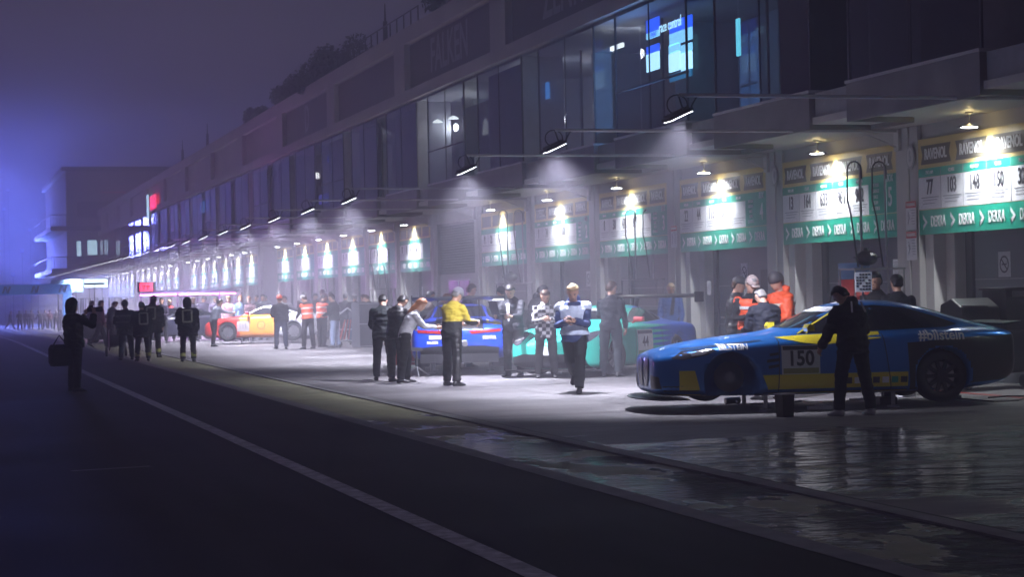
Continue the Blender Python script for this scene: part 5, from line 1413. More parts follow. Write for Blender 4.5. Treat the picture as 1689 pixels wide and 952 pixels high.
mx = nt.nodes.new('ShaderNodeMixRGB'); mx.inputs['Color1'].default_value = (0.04, 0.66, 0.50, 1); mx.inputs['Color2'].default_value = (0.01, 0.12, 0.70, 1)
nt.links.new(rp.outputs['Result'], mx.inputs['Fac']); nt.links.new(mx.outputs[0], b.inputs['Base Color'])
b.inputs['Roughness'].default_value = .3; b.inputs['Coat Weight'].default_value = .5
c2, bv = base_car('teal and blue racing car numbered 44 with its nose towards the camera', 13.7, 39.3, 221.5, 1.09, .02, RE, (1.25, -1.25), mm, win=WIN_RE, steer=R(-8), ws=(.72, 1.0, .58, 1.26), jk=(.8, -.8))
patch(c2, bv, 'number_board', [(.42, .82), (.42, .30), (-.20, .30), (-.20, .82)], 'L', plate_w, .007)
patch(c2, bv, 'board_strip', [(.40, .80), (.40, .74), (-.18, .74), (-.18, .80)], 'L', blk, .009)
patch(c2, bv, 'sponsor_strip', [(.40, .42), (.40, .33), (-.18, .33), (-.18, .42)], 'L', mat('strip_green', (0.25, 0.42, 0.20), 0.5), .009)
for nm, pl in (('door_seam', [(.48, .90), (.50, .20), (.488, .20), (.468, .90)]), ('door_seam', [(-.55, .93), (-.62, .20), (-.632, .20), (-.562, .93)])):
    patch(c2, bv, nm, pl, 'L', carbon, .0075, .05)
for sd in (-1, 1): patch(c2, bv, 'bonnet_seam', [(sd * .42, .66), (sd * .52, .86), (sd * .535, .86), (sd * .435, .66)], 'F', carbon, .007, .05)
decal_text(c2, bv, 'number', '44', .11, .58, .27, 'L', blk, .008)
for sd in (-1, 1):
    patch(c2, bv, 'headlamp', [(sd * (.72 + .17 * math.cos(a)), .705 + .115 * math.sin(a) + .05 * math.cos(a)) for a in [q * math.pi / 8 for q in range(16)]], 'F', lamp_c, .010, .04)
    patch(c2, bv, 'headlamp_unit', [(sd * (.70 + .10 * math.cos(a)), .70 + .05 * math.sin(a)) for a in [q * math.pi / 5 for q in range(10)]], 'F', lamp_r, .016, .04)
patch(c2, bv, 'front_intake', [(-.82, .16), (-.78, .36), (-.5, .42), (.5, .42), (.78, .36), (.82, .16)], 'F', carbon, .010, .06)
patch(c2, bv, 'front_board', [(-.18, .40), (.18, .40), (.16, .56), (-.16, .56)], 'F', plate_w, .016, .06)
m = MB(); m.loft([[Vector((2.42 - .28 * abs(y) ** 2.2, y, z)) for z in (.10, .115)] + [Vector((1.9, y, z)) for z in (.115, .10)] for y in (-1.0, -.8, -.4, 0, .4, .8, 1.0)]); m.build('splitter', carbon, c2)
rear_wing(c2, -2.28, 1.46, .95, carbon); mirror_part(c2, .45, 1.03, 1.03, 1, mat('mirror_red', (.5, .03, .03), .4)); mirror_part(c2, .45, 1.03, 1.03, -1, mat('mirror_red', (.5, .03, .03), .4))
patch(c2, bv, 'windscreen_banner', [(-.50, 1.19), (.50, 1.19), (.48, 1.245), (-.48, 1.245)], 'F', mat('banner_cloth', (.5, .53, .55), .5), .008)

# blue car seen from the rear
blue_r = paint('paint_royal_blue', (0.006, 0.06, 0.62), .3, .1)
c3, bv = base_car('royal blue racing car seen from the rear with a black wing and a yellow sticker', 11.3, 42.2, 74, 1.04, .16, RE, (1.25, -1.25), blue_r, win=WIN_RE, ws=(.72, 1.0, .58, 1.26), jk=(.8, -.9))
patch(c3, bv, 'rear_panel', [(-.82, .42), (-.78, .24), (.78, .24), (.82, .42), (.5, .46), (-.5, .46)], 'B', carbon, .008, .06)
patch(c3, bv, 'tail_lamp', [(-.86, .80), (-.84, .74), (-.25, .70), (-.2, .76)], 'B', mat('tail_lamp', (.25, .01, .01), .2), .010, .05)
patch(c3, bv, 'tail_lamp', [(.86, .80), (.84, .74), (.25, .70), (.2, .76)], 'B', mat('tail_lamp', (.25, .01, .01), .2), .010, .05)
patch(c3, bv, 'engine_bay', [(-.50, .80), (.50, .80), (.48, 1.02), (-.48, 1.02)], 'B', carbon, .010, .05)
patch(c3, bv, 'sticker', [(-.56, .975), (-.86, .925), (-.86, .86), (-.56, .905)], 'B', yel_p, .012, .05)
patch(c3, bv, 'number_plate', [(.30, .68), (.62, .68), (.62, .60), (.30, .60)], 'B', plate_w, .012, .05)
decal_text(c3, bv, 'lettering', '1911', .46, .64, .08, 'B', blk)
decal_text(c3, bv, 'lettering', 'FALKEN', .55, .53, .07, 'B', whp); decal_text(c3, bv, 'lettering', 'MOTUL', -.62, .62, .09, 'B', whp); decal_text(c3, bv, 'lettering', 'NLS', -.1, .55, .07, 'B', whp)
m = MB(); m.loft([[Vector((-2.36, y, .12)), Vector((-1.9, y, .10)), Vector((-1.9, y, .12)), Vector((-2.36, y, .30))] for y in (-.8, .8)])
for q in range(5): m.box(-2.40, -1.95, -.5 + q * .25, -.49 + q * .25, .10, .30)
m.build('diffuser', carbon, c3)
rear_wing(c3, -2.30, 1.44, .95, carbon, .36)
m = MB(); m.box(-2.44, -2.34, -.93, -.70, 1.375, 1.425); m.build('wing_board', plate_w, c3)
mirror_part(c3, .45, 1.03, 1.03, 1, carbon); mirror_part(c3, .45, 1.03, 1.03, -1, carbon)
for q in (-.12, .12):
    m = MB(); m.lathe((-2.30, q, .50), [(.06, -.05), (.06, .02), (.045, .02), (.045, -.03)], 14, 'X'); m.build('exhaust', alu, c3)

# red, orange and white coupe
mm, nt, b = node_mat('paint_red_orange_white')
tc = nt.nodes.new('ShaderNodeTexCoord'); sp = nt.nodes.new('ShaderNodeSeparateXYZ'); nt.links.new(tc.outputs['Object'], sp.inputs[0])
r1 = nt.nodes.new('ShaderNodeValToRGB'); r1.color_ramp.interpolation = 'CONSTANT'
e = r1.color_ramp.elements; e[0].position = 0; e[0].color = (.72, .73, .76, 1); e[1].position = .36; e[1].color = (.85, .30, .03, 1)
e2 = e.new(.66); e2.color = (.62, .03, .02, 1)
mr = nt.nodes.new('ShaderNodeMapRange'); mr.inputs['From Min'].default_value = -2.4; mr.inputs['From Max'].default_value = 2.4
nt.links.new(sp.outputs['X'], mr.inputs['Value']); nt.links.new(mr.outputs['Result'], r1.inputs['Fac'])
gt_ = nt.nodes.new('ShaderNodeMath'); gt_.operation = 'GREATER_THAN'; gt_.inputs[1].default_value = .97; nt.links.new(sp.outputs['Z'], gt_.inputs[0])
mx = nt.nodes.new('ShaderNodeMixRGB'); mx.inputs['Color2'].default_value = (.72, .73, .76, 1); nt.links.new(gt_.outputs[0], mx.inputs['Fac']); nt.links.new(r1.outputs['Color'], mx.inputs['Color1'])
nt.links.new(mx.outputs[0], b.inputs['Base Color']); b.inputs['Roughness'].default_value = .35
c4, bv = base_car('foggy racing coupe with red bonnet, orange door and white tail', 12.3, 75.1, 155, 1.04, .12, RE, (1.25, -1.25), mm, win=WIN_RE, ws=(.72, 1.0, .58, 1.26), jk=(.8, -.8))
patch(c4, bv, 'door_roundel', [(-.05 + .16 * math.cos(a), .58 + .16 * math.sin(a)) for a in [q * math.pi / 8 for q in range(16)]], 'L', mat('roundel_brown', (.3, .12, .03), .5), .007, .08)
patch(c4, bv, 'door_roundel', [(-.05 + .12 * math.cos(a), .58 + .12 * math.sin(a)) for a in [q * math.pi / 8 for q in range(16)]], 'L', mat('roundel_orange', (.85, .35, .05), .5), .010, .08)
patch(c4, bv, 'number_board', [(.86, .74), (.86, .36), (.40, .36), (.40, .74)], 'L', mat('board_grey', (.40, .36, .36), .5), .007)
decal_text(c4, bv, 'number', '111', .64, .56, .24, 'L', blk)
mirror_part(c4, .45, 1.03, 1.03, 1, mat('mirror_red', (.5, .03, .03), .4)); mirror_part(c4, .45, 1.03, 1.03, -1, mat('mirror_red', (.5, .03, .03), .4))
rear_wing(c4, -2.20, 1.38, .9, carbon)
p_ = at_depth(281, 82)
c5, bv = base_car('dark low racing car with a red and white lit bonnet under the pink neon', p_.x, p_.y, 118 + 90, 1.0, .10, GT, (1.43, -1.43), mat('paint_dark_violet', (.03, .03, .06), .35))
patch(c5, bv, 'bonnet_panel', [(.9, -.6), (2.2, -.5), (2.2, .5), (.9, .6)], 'T', mat('paint_red', (.6, .04, .03), .4), .006, .1)
p_ = at_depth(204, 84)
c6, bv = base_car('silver white racing car half hidden behind the fire crew trio', p_.x, p_.y, 60, 1.0, 0.0, RE, (1.25, -1.25), mat('paint_silver', (.45, .45, .52), .35, .3), win=WIN_RE, ws=(.72, 1.0, .58, 1.26))
# ------------------------------------------------------------------ pit equipment
steel = mat('cart_steel', (0.30, 0.30, 0.31), 0.4, 0.7, var=0.15)
rubber = mat('hose_rubber', (0.02, 0.02, 0.022), 0.55)
def rig(label, X, Y, h=4.0, two=True, regulator=True, boxw=.9):
    """refuelling rig: steel box on castors, tall poles with hoses looped over them"""
    t = thing('hose_rig', label, 'hose rig', (X, Y, gz(Y)), 0, group='hose rigs in front of the garages')
    m = MB(); m.box(-boxw / 2, boxw / 2, -.3, .3, .15, 1.35); m.mi = 1; m.box(-boxw / 2 + .05, boxw / 2 - .05, -.31, -.30, .75, 1.25); m.build('cabinet', [steel, dark_m], t, bevel=.01)
    m = MB()
    for sx in (-1, 1):
        m.tube([(sx * boxw / 2, -.28, 1.35), (sx * boxw / 2, -.28, 2.0)], .018, 6)
        m.tube([(sx * boxw / 2, .28, 1.35), (sx * boxw / 2, .28, 2.0)], .018, 6)
    m.box(-boxw / 2 - .03, boxw / 2 + .03, -.3, .3, 2.0, 2.03)
    m.build('frame', steel, t)
    m = MB()
    for sx in ((-.18, .28) if two else (.1,)):
        m.tube([(sx, 0, 2.03), (sx, 0, h)], .022, 8)
    m.build('pole', alu, t)
    m = MB()
    for sx, dr in (((-.18, -1), (.28, -1)) if two else ((.1, -1),)):
        pts = [(sx, -.05, h - .25)] + [(sx + dr * .13 + .13 * math.cos(a) * -dr, -.05, h - .1 + .14 * math.sin(a)) for a in [q * math.pi / 6 for q in range(7)]] + [(sx + dr * .27, -.05, h - .6), (sx + dr * .22, -.08, 2.9), (sx + dr * .12, -.1, 2.05)]
        m.tube(pts, .015, 8)
    m.build('hose', rubber, t)
    if regulator:
        m = MB(); m.ell((-.12, -.05, 2.20), (.20, .18, .13), k=16, n=10); m.lathe((-.12, -.05, 2.20), [(.24, .0), (.24, .02)], 18); m.lathe((-.12, -.05, 2.32), [(.05, 0), (.04, .05)], 8)
        m.build('regulator', carbon, t, smooth=False)
    for sx in (-1, 1):
        m = MB(); m.lathe((sx * boxw * .4, -.25, .075), [(.07, -.02), (.07, .02)], 12, 'X'); m.build('castor', tyre_m, t)
    return t
def world_at(px, D): return at_depth(px, D)
for px, D, h, two, rg, lab in ((1440, 32.6, 3.78, True, True, 'tall hose rig with black domed regulator behind the roof of the car numbered 150'),
                              (1062, 48.5, 3.72, True, False, 'hose rig with two looped hoses behind the teal car wing'),
                              (850, 56, 4.1, True, True, 'hose rig with twin poles behind the laptop man'),
                              (632, 76, 3.6, True, False, 'fogged hose rig behind the standing pair at the left'),
                              (540, 90, 3.6, False, False, 'thin distant hose rig behind the orange vests'),
                              (473, 104, 3.4, False, False, 'distant hose rig behind the roof of the orange car')):
    p = world_at(px, D); r_ = rig(lab, p.x, p.y, h, two, rg)
# board with printed sheets beside the rig
p = world_at(1426, 29.3)
t = thing('timing_board', 'white placard covered in small black print above the man in black', 'board', (p.x, p.y, 0), R(-8))
m = MB(); m.box(-.13, .13, -.01, .01, 1.64, 1.94); m.build('panel', plate_w, t)
m = MB()
for q in range(6):
    for j in range(5):
        if (q * 7 + j * 3) % 5: m.box(-.115 + j * .047, -.115 + j * .047 + .034, -.013, -.011, 1.67 + q * .044, 1.67 + q * .044 + .026)
m.build('print', blk, t)
m = MB(); m.tube([(0, .03, 0), (0, .03, 1.9)], .016, 8); m.tube([(-.25, .03, .02), (.25, .03, .02)], .016, 6); m.tube([(0, -.2, .02), (0, .25, .02)], .016, 6); m.build('stand', steel, t)
p = world_at(1411, 33.5)
t = thing('oil_drum', 'round drum, blue at the top and red below, left of the placard', 'drum', (p.x, p.y, 0))
m = MB(); m.lathe((0, 0, 0), [(.27, 0), (.28, .02), (.27, .04), (.27, .3), (.28, .31), (.27, .32), (.27, .60)], 24); m.build('lower_shell', mat('drum_red', (.45, .05, .04), .4), t, smooth=True).location = (0, 0, 1.25)
m = MB(); m.lathe((0, 0, 1.852), [(.27, 0), (.27, .25), (.28, .26), (.27, .28), (.24, .28)], 24); m.build('upper_shell', mat('drum_blue', (.12, .22, .42), .4), t, smooth=True)
m = MB(); m.box(-.35, .35, -.3, .3, 1.2, 1.248)
for a in (-1, 1):
    for b_ in (-1, 1): m.box(a * .32 - .02, a * .32 + .02, b_ * .27 - .02, b_ * .27 + .02, 0, 1.2)
m.build('stand', steel, t)
# dark equipment beside the near garage door
p = at_depth(1625, 32.0)
t = thing('tyre_trolley', 'dark trolley of covered gear before the right garage door', 'trolley', (p.x, p.y, 0), R(10))
m = MB(); m.box(-.75, .75, -.35, .35, .25, .95); m.loft([[Vector((x, y, z)) for y, z in ((-.3, .953), (-.25, 1.35), (.0, 1.5), (.28, 1.4), (.33, .953))] for x in (-.70, .1)]); m.build('covered_load', blackm, t, bevel=.03)
m = MB(); m.box(.2, .72, -.3, .3, .953, 1.62); m.box(.15, .77, -.33, .33, 1.62, 1.66); m.build('case', dark_m, t, bevel=.01)
m = MB(); m.box(-.66, -.2, -.32, -.20, 1.36, 1.38); m.box(-.6, -.1, -.36, -.33, 1.12, 1.14); m.box(.3, .62, -.34, -.33, 1.50, 1.60); m.build('edge_strip', alu, t)
m = MB()
for q in (.85, 1.05, 1.25): m.tube([(q, -.2, .25), (q, -.2, 1.25)], .014, 6)
m.tube([(.75, -.2, 1.25), (1.35, -.2, 1.25)], .014, 6); m.tube([(.75, -.2, .8), (1.35, -.2, .8)], .014, 6); m.build('rail', alu, t)
for sx in (-.6, .6):
    m = MB(); m.lathe((sx, -.25, .11), [(.11, -.03), (.11, .03)], 14, 'X'); m.build('castor', tyre_m, t)
# signs on doors and pillars
def place_facade(o, px, py, X):
    u, v = uv(px, py); D = 3200 * X / (u + 949) / CT
    o.location = (X, (D - X * ST) / CT, CAM_H - v / 3200 * D)
def no_smoking(px, py, X, label):
    t = thing('no_smoking_sign', label, 'sign', group='no smoking signs on the garage doors')
    m = MB(); m.box(-.004, 0, -.2, .2, -.22, .22); m.build('plate', plate_w, t)
    m = MB(); ring = []
    for q in range(24):
        a = q * math.pi / 12; b_ = (q + 1) * math.pi / 12
        m.quad((-.006, .15 * math.cos(a), .15 * math.sin(a)), (-.006, .15 * math.cos(b_), .15 * math.sin(b_)), (-.006, .12 * math.cos(b_), .12 * math.sin(b_)), (-.006, .12 * math.cos(a), .12 * math.sin(a)))
    m.obox((-.006, 0, 0), (.002, .26, .028), Matrix.Rotation(R(45), 3, 'X'))
    m.build('ring', mat('sign_ring', (.05, .05, .07), .5), t)
    m = MB(); m.obox((-.0052, 0, 0), (.001, .16, .022), Matrix.Rotation(R(0), 3, 'X')); m.obox((-.0052, -.09, .03), (.001, .012, .05), Matrix.Identity(3)); m.build('cigarette', blk, t)
    place_facade(t, px, py, X)
no_smoking(1657, 436, XF + .612, 'no smoking sign on the dark door at the right edge')
no_smoking(1228, 450, XF + .612, 'no smoking sign above the orange vest man')
no_smoking(971, 460, XF + .612, 'fogged no smoking sign beside the head of the pale jacket man')
t = thing('round_sticker', 'round white emblem sticker with dark centre on the garage door', 'sticker')
m = MB(); m.lathe((0, 0, 0), [(.34, -.004), (.34, 0)], 32, 'X'); m.build('disc', plate_w, t)
m = MB(); m.lathe((-.005, 0, 0), [(.21, -.003), (.21, 0)], 28, 'X'); m.build('disc_centre', mat('emblem_slate', (.12, .13, .18), .5), t)
m = MB()
for q in range(18):
    a = q * math.pi / 9; m.obox((-.005, .275 * math.cos(a), .275 * math.sin(a)), (.003, .05, .03), Matrix.Rotation(a + 1.57, 3, 'X'))
for q in range(5): m.obox((-.009, -.1 + q * .05, .02 * (-1) ** q), (.002, .03, .16), Matrix.Rotation(R(20 * (-1) ** q), 3, 'X'))
m.build('emblem', gry, t)
place_facade(t, 1347, 487, XF + .60)
def warn(px, py, X, label):
    t = thing('warning_poster', label, 'poster', group='warning posters on the pillar')
    m = MB(); m.box(-.004, 0, -.19, .19, -.30, .22); m.build('sheet', plate_w, t)
    m = MB(); m.box(-.006, -.0045, -.19, .19, .10, .22); m.build('header', redl, t)
    facade_text('lettering', 'WARNING', -.008, 0, .16, .085, whp, t, bold=.002)
    m = MB(); m.tube([(-.006, .10, .04), (-.006, .06, -.06), (-.006, .11, -.2)], .008, 5); m.tube([(-.006, .12, -.02), (-.006, .04, -.10)], .007, 5)
    for q in range(6): m.box(-.006, -.005, -.15, .0 - .02 * (q % 3), .05 - q * .05, .065 - q * .05)
    m.build('print', gry, t)
    place_facade(t, px, py, X)
warn(1503, 352, XF - .06, 'upper red and white warning poster on the right pillar')
warn(1504, 402, XF - .06, 'lower red and white warning poster on the right pillar')
warn(1112, 388, XF - .06, 'upper red and white warning poster on the pillar behind the hoses')
for px, py, n, lab in ((1502, 259, '5', 'small round box number plate high on the right pillar'), (1278, 290, '4', 'small round box number plate on the pillar left of the numbers 13 to 962')):
    t = thing('box_number_plate', lab, 'plate')
    m = MB(); m.lathe((0, 0, 0), [(.15, -.01), (.15, 0)], 20, 'X'); m.build('disc', mat('plate_grey', (.35, .35, .36), .5), t); t.scale = (1, 1, 1.5)
    m = MB(); m.lathe((-.011, 0, 0), [(.115, -.003), (.115, 0)], 20, 'X'); m.build('disc_inner', mat('plate_inner', (.55, .55, .55), .5), t)
    facade_text('number', n, -.017, 0, 0, .18, gry, t, bold=.004)
    place_facade(t, px, py, XF - .06)
for px, py, lab in ((1231, 482, 'paper notice on the jamb left of the cap wearing man'), (697, 480, 'upper paper notice on the foggy door right of the standing pair'), (1170, 475, 'pale notice board on the jamb behind the teal car wing'), (1478, 442, 'small white notice beside the hose rig')):
    t = thing('paper_notice', lab, 'notice'); m = MB(); m.box(-.004, 0, -.11, .11, -.16, .16); m.build('sheet', plate_w, t)
    m = MB()
    for q in range(7): m.box(-.006, -.0045, -.08, .08 - .03 * (q % 2), -.12 + q * .036, -.108 + q * .036)
    m.build('print', gry, t); place_facade(t, px, py, XF + .05 if px != 697 else XF + .6)
# bin beside the blue car, tools, cable
p = at(1295, 688)
t = thing('metal_bin', 'brown square metal bin standing before the sill of the car numbered 150', 'bin', p, R(15))
m = MB(); m.loft([[Vector((x, y, z)) for x, y in ((-.09 - k_, -.08 - k_), (.09 + k_, -.08 - k_), (.09 + k_, .08 + k_), (-.09 - k_, .08 + k_))] for z, k_ in ((0, 0), (.30, .012))]); m.build('body', mat('bin_brown', (.06, .04, .03), .4, .3), t, bevel=.01)
m = MB(); m.box(-.115, .115, -.105, .105, .302, .315); m.build('rim', alu, t)
for px, py, sz, c, lab, cat_ in ((1352, 676, (.34, .16, .05), (.70, .70, .72), 'white flat box lying under the sill left of the man in black', 'box'),
                                 (1494, 655, (.30, .14, .08), (.62, .62, .64), 'white battery tool lying under the rear of the blue car', 'tool'),
                                 (1462, 668, (.26, .22, .12), (.05, .05, .06), 'dark tool case right of the feet of the man in black', 'case'),
                                 (1435, 662, (.16, .10, .05), (.45, .05, .04), 'small red tool under the blue car', 'tool')):
    m = MB(); m.box(-sz[0] / 2, sz[0] / 2, -sz[1] / 2, sz[1] / 2, 0, sz[2]); m.box(-sz[0] * .2, sz[0] * .2, -sz[1] * .3, sz[1] * .3, sz[2] + .001, sz[2] * 1.5)
    o = m.build(cat_ + '_on_ground' if False else cat_, mat('kit_' + cat_ + str(px), c, .45), bevel=.008); o.location = at(px, py); o.rotation_euler.z = R(px % 50 - 20); tag(o, lab, cat_)
p = at(1215, 668)
t = thing('wheel_gun', 'wheel gun and air hose lying under the front of the blue car', 'tool', p)
m = MB(); m.tube([(-.18, 0, .06), (.05, 0, .07)], .05, 10); m.tube([(-.02, 0, .06), (-.04, -.14, .03)], .02, 8); m.build('body', alu, t)
m = MB(); m.tube([(-.04, -.14, .02), (.3, -.2, .012), (.7, -.05, .012), (1.1, .1, .012)], .012, 6); m.build('hose', rubber, t)
m = MB(); pts = [at(1572, 660) + Vector((0, 0, .03)), at(1605, 661) + Vector((0, 0, .014)), at(1640, 664) + Vector((0, 0, .012)), at(1680, 662) + Vector((0, 0, .012)), at(1700, 655) + Vector((0, 0, .012)), at(1660, 655) + Vector((0, 0, .012)), at(1625, 658) + Vector((0, 0, .012))]
sm_ = []
for a, b_ in zip(pts, pts[1:]):
    for q in range(6): sm_.append(a.lerp(b_, q / 6))
t = thing('power_cable', 'black cable with a chunky plug curling on the apron at the right', 'cable')
m.tube(sm_, .013, 6); m.build('cord', rubber, t)
m = MB(); m.obox(pts[0], (.22, .14, .09), Matrix.Rotation(R(10), 3, 'Z')); m.build('plug', rubber, t, bevel=.01)
# tablet, laptop, phone, camera, bag
m = MB(); m.obox((0, 0, 0), (.20, .26, .012), Matrix.Identity(3)); o = m.build('tablet', plate_w, bevel=.003); o.location = (hy_[0] + hy_[1]) / 2 + Vector((0, 0, .03)); o.rotation_euler = (R(20), R(10), R(-55)); tag(o, 'white tablet in the hands of the man in the yellow top', 'tablet')
t = thing('laptop', 'open laptop with a pale screen held by the man in the dark jacket', 'laptop', (hl_[0] + hl_[1]) / 2 + Vector((0, 0, .04)), R(100))
m = MB(); m.box(-.19, .19, -.13, .13, 0, .015); m.build('keyboard_base', dark_m, t)
m = MB(); Mx = Matrix.Rotation(R(-15), 3, 'X'); m.obox((0, .16, .145), (.38, .012, .27), Mx); m.build('lid', dark_m, t)
m = MB(); m.obox((0, .152, .145), (.35, .004, .24), Mx); m.build('screen', mat('laptop_glow', (.1, .2, .3), .3, emit=(.12, .25, .40), strength=.6), t)
m = MB(); m.obox((0, 0, 0), (.075, .15, .012), Matrix.Identity(3)); o = m.build('phone', blackm, bevel=.003); o.location = (hw_[0] + hw_[1]) / 2; o.rotation_euler = (R(35), 0, R(150)); tag(o, 'black phone in the hands of the man in the pale jacket', 'phone')
cpos = (hp_[0] + hp_[1]) / 2
t = thing('camera_with_lens', 'camera with long dark lens raised by the photographer', 'camera', cpos, R(-62))
m = MB(); m.box(-.07, .07, -.04, .04, -.05, .05); m.box(-.03, .03, -.04, .03, .05, .08); m.build('body', blackm, t, bevel=.006)
m = MB(); m.lathe((0, .041, 0), [(.042, 0), (.045, .08), (.05, .14), (.055, .20)], 16, 'Y')
for v_i in range(len(m.v)): m.v[v_i] = (m.v[v_i][0], .041 + abs(m.v[v_i][1] - .041), m.v[v_i][2])
m.build('lens', blackm, t)
p = at(124, 646)
m = MB(); m.loft([[Vector((x * s_, y * s_ * .9, z)) for x, y in ((-.2, -.13), (.2, -.13), (.22, 0), (.2, .13), (-.2, .13), (-.22, 0))] for z, s_ in ((0, .85), (.08, 1), (.34, 1), (.42, .8))]); m.tube([(-.15, 0, .4), (0, .04, .60), (.15, 0, .4)], .014, 6)
o = m.build('shoulder_bag', cloth((.012, .012, .014))); o.location = p + Vector((-.26, .06, .50)); o.rotation_euler.z = R(20); tag(o, 'black shoulder bag hanging at the hip of the photographer', 'bag')
# red lit cart, tripod, grey cabinet near the left pair
p = at(676, 582) + Vector((0, 3, 0)); p = at_depth(672, 43.5)
t = thing('tool_cart', 'bright red tool cart beside the bending woman', 'tool cart', p, R(10))
m = MB(); m.box(-.33, .33, -.25, .25, .18, .70); m.build('cabinet', mat('cart_red', (.55, .03, .02), .35), t, bevel=.015)
m = MB()
for q in range(3): m.box(-.30, .30, -.262, -.252, .24 + q * .155, .26 + q * .155)
m.build('drawer_rail', alu, t)
m = MB(); m.box(-.36, .36, -.28, .28, .702, .74); m.build('top', plate_w, t)
for sx in (-1, 1):
    m = MB(); m.lathe((sx * .26, -.2, .09), [(.09, -.02), (.09, .02)], 12, 'X'); m.build('castor', tyre_m, t)
m = MB(); m.lathe((.05, 0, .742), [(.05, 0), (.05, .18), (.02, .2)], 12); o = m.build('white_bottle', plate_w); o.location = p; tag(o, 'white bottle standing on the red tool cart', 'bottle')
p = at(688, 622)
t = thing('tripod_stand', 'low black tripod stand with a small head beside the crouching mechanic', 'stand', p)
for q in range(3):
    m = MB(); a = q * 2.1 + .4; m.tube([(0, 0, .22), (.34 * math.cos(a), .34 * math.sin(a), .015)], .014, 6); m.build('leg', alu, t)
m = MB(); m.tube([(0, 0, .15), (0, 0, .55)], .02, 8); m.box(-.12, .12, -.05, .05, .55, .62); m.build('post', blackm, t)
p = at_depth(716, 50)
t = thing('steel_cabinet', 'grey steel cabinet behind the red tool cart', 'cabinet', p, R(5))
m = MB(); m.box(-.6, .6, -.3, .3, .1, 1.35); m.build('body', steel, t, bevel=.01)
m = MB(); m.box(-.02, .02, -.31, -.302, .15, 1.3); m.box(-.5, -.3, -.312, -.302, .8, .82); m.build('door_gap', dark_m, t)
p = at_depth(606, 62)
t = thing('flight_case', 'tall dark equipment case left of the standing pair', 'case', p, R(10))
m = MB(); m.box(-.4, .4, -.35, .35, .12, 1.55); m.build('body', dark_m, t, bevel=.02)
m = MB(); [m.box(-.41, .41, -.36, -.352, z_, z_ + .03) for z_ in (.14, .85, 1.5)]; m.build('edge_strip', alu, t)
# white framed trolley with red and white tubes
p = at_depth(574, 68)
t = thing('framed_trolley', 'white framed trolley with red and white tubing right of the blue jeans', 'trolley', p)
m = MB()
for sx in (-.35, .35):
    m.tube([(sx, 0, .1), (sx, 0, 1.1)], .03, 8)
m.tube([(-.35, 0, 1.1), (.0, 0, 1.35), (.35, 0, 1.1)], .03, 8); m.tube([(-.35, 0, .2), (.35, 0, .2)], .03, 8); m.tube([(-.35, 0, .6), (.35, 0, .6)], .02, 8)
m.build('frame', plate_w, t)
m = MB()
for q in range(4): m.tube([(-.3 + q * .15, -.05, .25), (-.1 + q * .1, -.05, .95)], .03, 6)
m.build('tube_bundle', mat('tube_red', (.6, .12, .08), .4), t)
for sx in (-.3, .3):
    m = MB(); m.lathe((sx, 0, .09), [(.09, -.03), (.09, .03)], 12, 'Y'); m.build('wheel', tyre_m, t)
# hose trolley with the fire crew
p = at(192, 588)
t = thing('hose_trolley', 'dark two wheeled hose trolley beside the leftmost firefighter', 'trolley', p)
m = MB(); m.lathe((0, 0, .52), [(.34, -.22), (.34, -.2), (.2, -.19), (.2, .19), (.34, .2), (.34, .22)], 18, 'X'); m.build('reel', blackm, t)
m = MB(); m.tube([(-.28, 0, .1), (-.28, -.25, .9), (.28, -.25, .9), (.28, 0, .1)], .022, 6); m.build('frame', dark_m, t)
for sx in (-.3, .3):
    m = MB(); m.lathe((sx, 0, .16), [(.16, -.03), (.16, .03)], 16, 'X'); m.build('wheel', tyre_m, t)
# crash barrier of fence behind, light stand, table with white kit
p = at_depth(157, 118)
t = thing('light_stand', 'thin stand with a flat dark head before the white screen', 'stand', p)
m = MB(); m.tube([(0, 0, 0), (0, 0, 3.0)], .03, 6); m.build('pole', dark_m, t)
m = MB(); m.box(-.6, .6, -.1, .1, 3.0, 3.12); m.build('head', dark_m, t)
for k_, px in enumerate((124, 136, 148, 186, 196)):
    p = at_depth(px, 112 - k_)
    t = thing('crowd_barrier', 'tall mesh barrier panel %s' % ['left of the light stand, leftmost', 'left of the light stand, middle', 'just left of the light stand pole', 'right of the red jacket figure', 'rightmost by the silver car'][k_], 'barrier', p, R(8), group='mesh barriers in the fog')
    m = MB(); m.tube([(-.5, 0, 0), (-.5, 0, 2.1), (.5, 0, 2.1), (.5, 0, 0)], .025, 6); m.build('frame', dark_m, t)
    m = MB(); [m.tube([(-.4 + q * .2, 0, .1), (-.4 + q * .2, 0, 2.1)], .008, 4) for q in range(5)]; m.build('bars', dark_m, t)
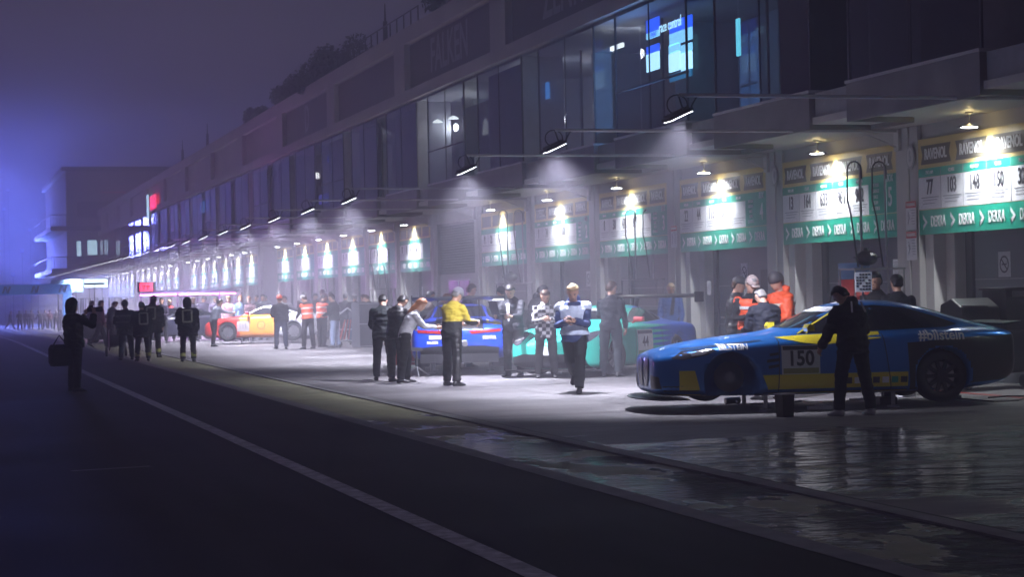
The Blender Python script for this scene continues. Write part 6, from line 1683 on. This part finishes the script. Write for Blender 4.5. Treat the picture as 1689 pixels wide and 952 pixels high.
# neon canopy of the team stand
neon = mat('neon_pink', (1, .4, .7), .4, emit=(1.0, .16, .50), strength=9)
p0 = at_depth(233, 92); p1 = at_depth(390, 88)
t = thing('neon_canopy', 'team canopy edged with long pink neon tubes', 'canopy', (0, 0, 0))
zN = Z_at(300, 491, p0.y)
segs = [(233, 292), (297, 362), (365, 390)]
for a, b_ in segs:
    q0 = at_depth(a, 90); q1 = at_depth(b_, 90); m = MB(); zz = 2.02
    m.tube([(q0.x, q0.y, zz), (q1.x, q1.y, zz)], .035, 8); m.build('neon_tube', neon, t)
q0 = at_depth(233, 90.1); q1 = at_depth(390, 90.1)
m = MB(); dv = (q1 - q0).normalized(); bk = Vector((-dv.y, dv.x, 0)) * 2.2
m.loft([[q0 + Vector((0, 0, 2.07)), q1 + Vector((0, 0, 2.07)), q1 + bk + Vector((0, 0, 2.2)), q0 + bk + Vector((0, 0, 2.2))], [q0 + Vector((0, 0, 2.11)), q1 + Vector((0, 0, 2.11)), q1 + bk + Vector((0, 0, 2.24)), q0 + bk + Vector((0, 0, 2.24))]])
m.build('roof', mat('canopy_violet', (.08, .05, .15), .6), t)
for a in (234, 294, 363, 389):
    for b_ in (Vector((0, 0, 0)), bk):
        q = at_depth(a, 90.15) + b_; m = MB(); m.tube([(q.x, q.y, gz(q.y)), (q.x, q.y, 2.06)], .03, 6); m.build('post', dark_m, t)
for px in (250, 310, 365):
    q = at_depth(px, 89.8); l = bpy.data.lights.new('neon_light', 'POINT'); l.energy = 260; l.color = (.75, .18, 1.0); l.shadow_soft_size = .4
    o = bpy.data.objects.new('neon_light', l); col.objects.link(o); o.location = (q.x, q.y, 1.9); o.parent = t
q = at_depth(243, 89.5)
t = thing('neon_sign', 'red lit sign box at the left end of the pink neon', 'sign', (q.x, q.y, 0), R(-16))
m = MB(); m.box(-.42, .42, 0, .12, 2.16, 2.62); m.build('box', dark_m, t)
m = MB(); m.box(-.30, .30, -.02, -.002, 2.2, 2.58); m.build('face', mat('neon_red', (1, .1, .15), .4, emit=(1.0, .04, .12), strength=3), t)
m = MB(); m.box(-.2, .2, -.03, -.021, 2.43, 2.47); m.box(-.12, -.08, -.03, -.021, 2.27, 2.43); m.box(.06, .10, -.03, -.021, 2.27, 2.43); m.build('symbol', dark_m, t)
# ------------------------------------------------------------------ haze
hz = MB(); hz.box(-120, 60, -14, 330, -1.62, 24)
hm, hnt, hb = node_mat('night_fog')
hnt.nodes.remove(hb)
pv = hnt.nodes.new('ShaderNodeVolumePrincipled')
pv.inputs['Color'].default_value = (0.88, 0.87, 1.0, 1)
pv.inputs['Density'].default_value = HAZE
pv.inputs['Anisotropy'].default_value = 0.25
hnt.links.new(pv.outputs[0], hnt.nodes['Material Output'].inputs['Volume'])
tag(hz.build('haze', hm), 'thin violet night fog hanging over the whole pit lane', kind='stuff')
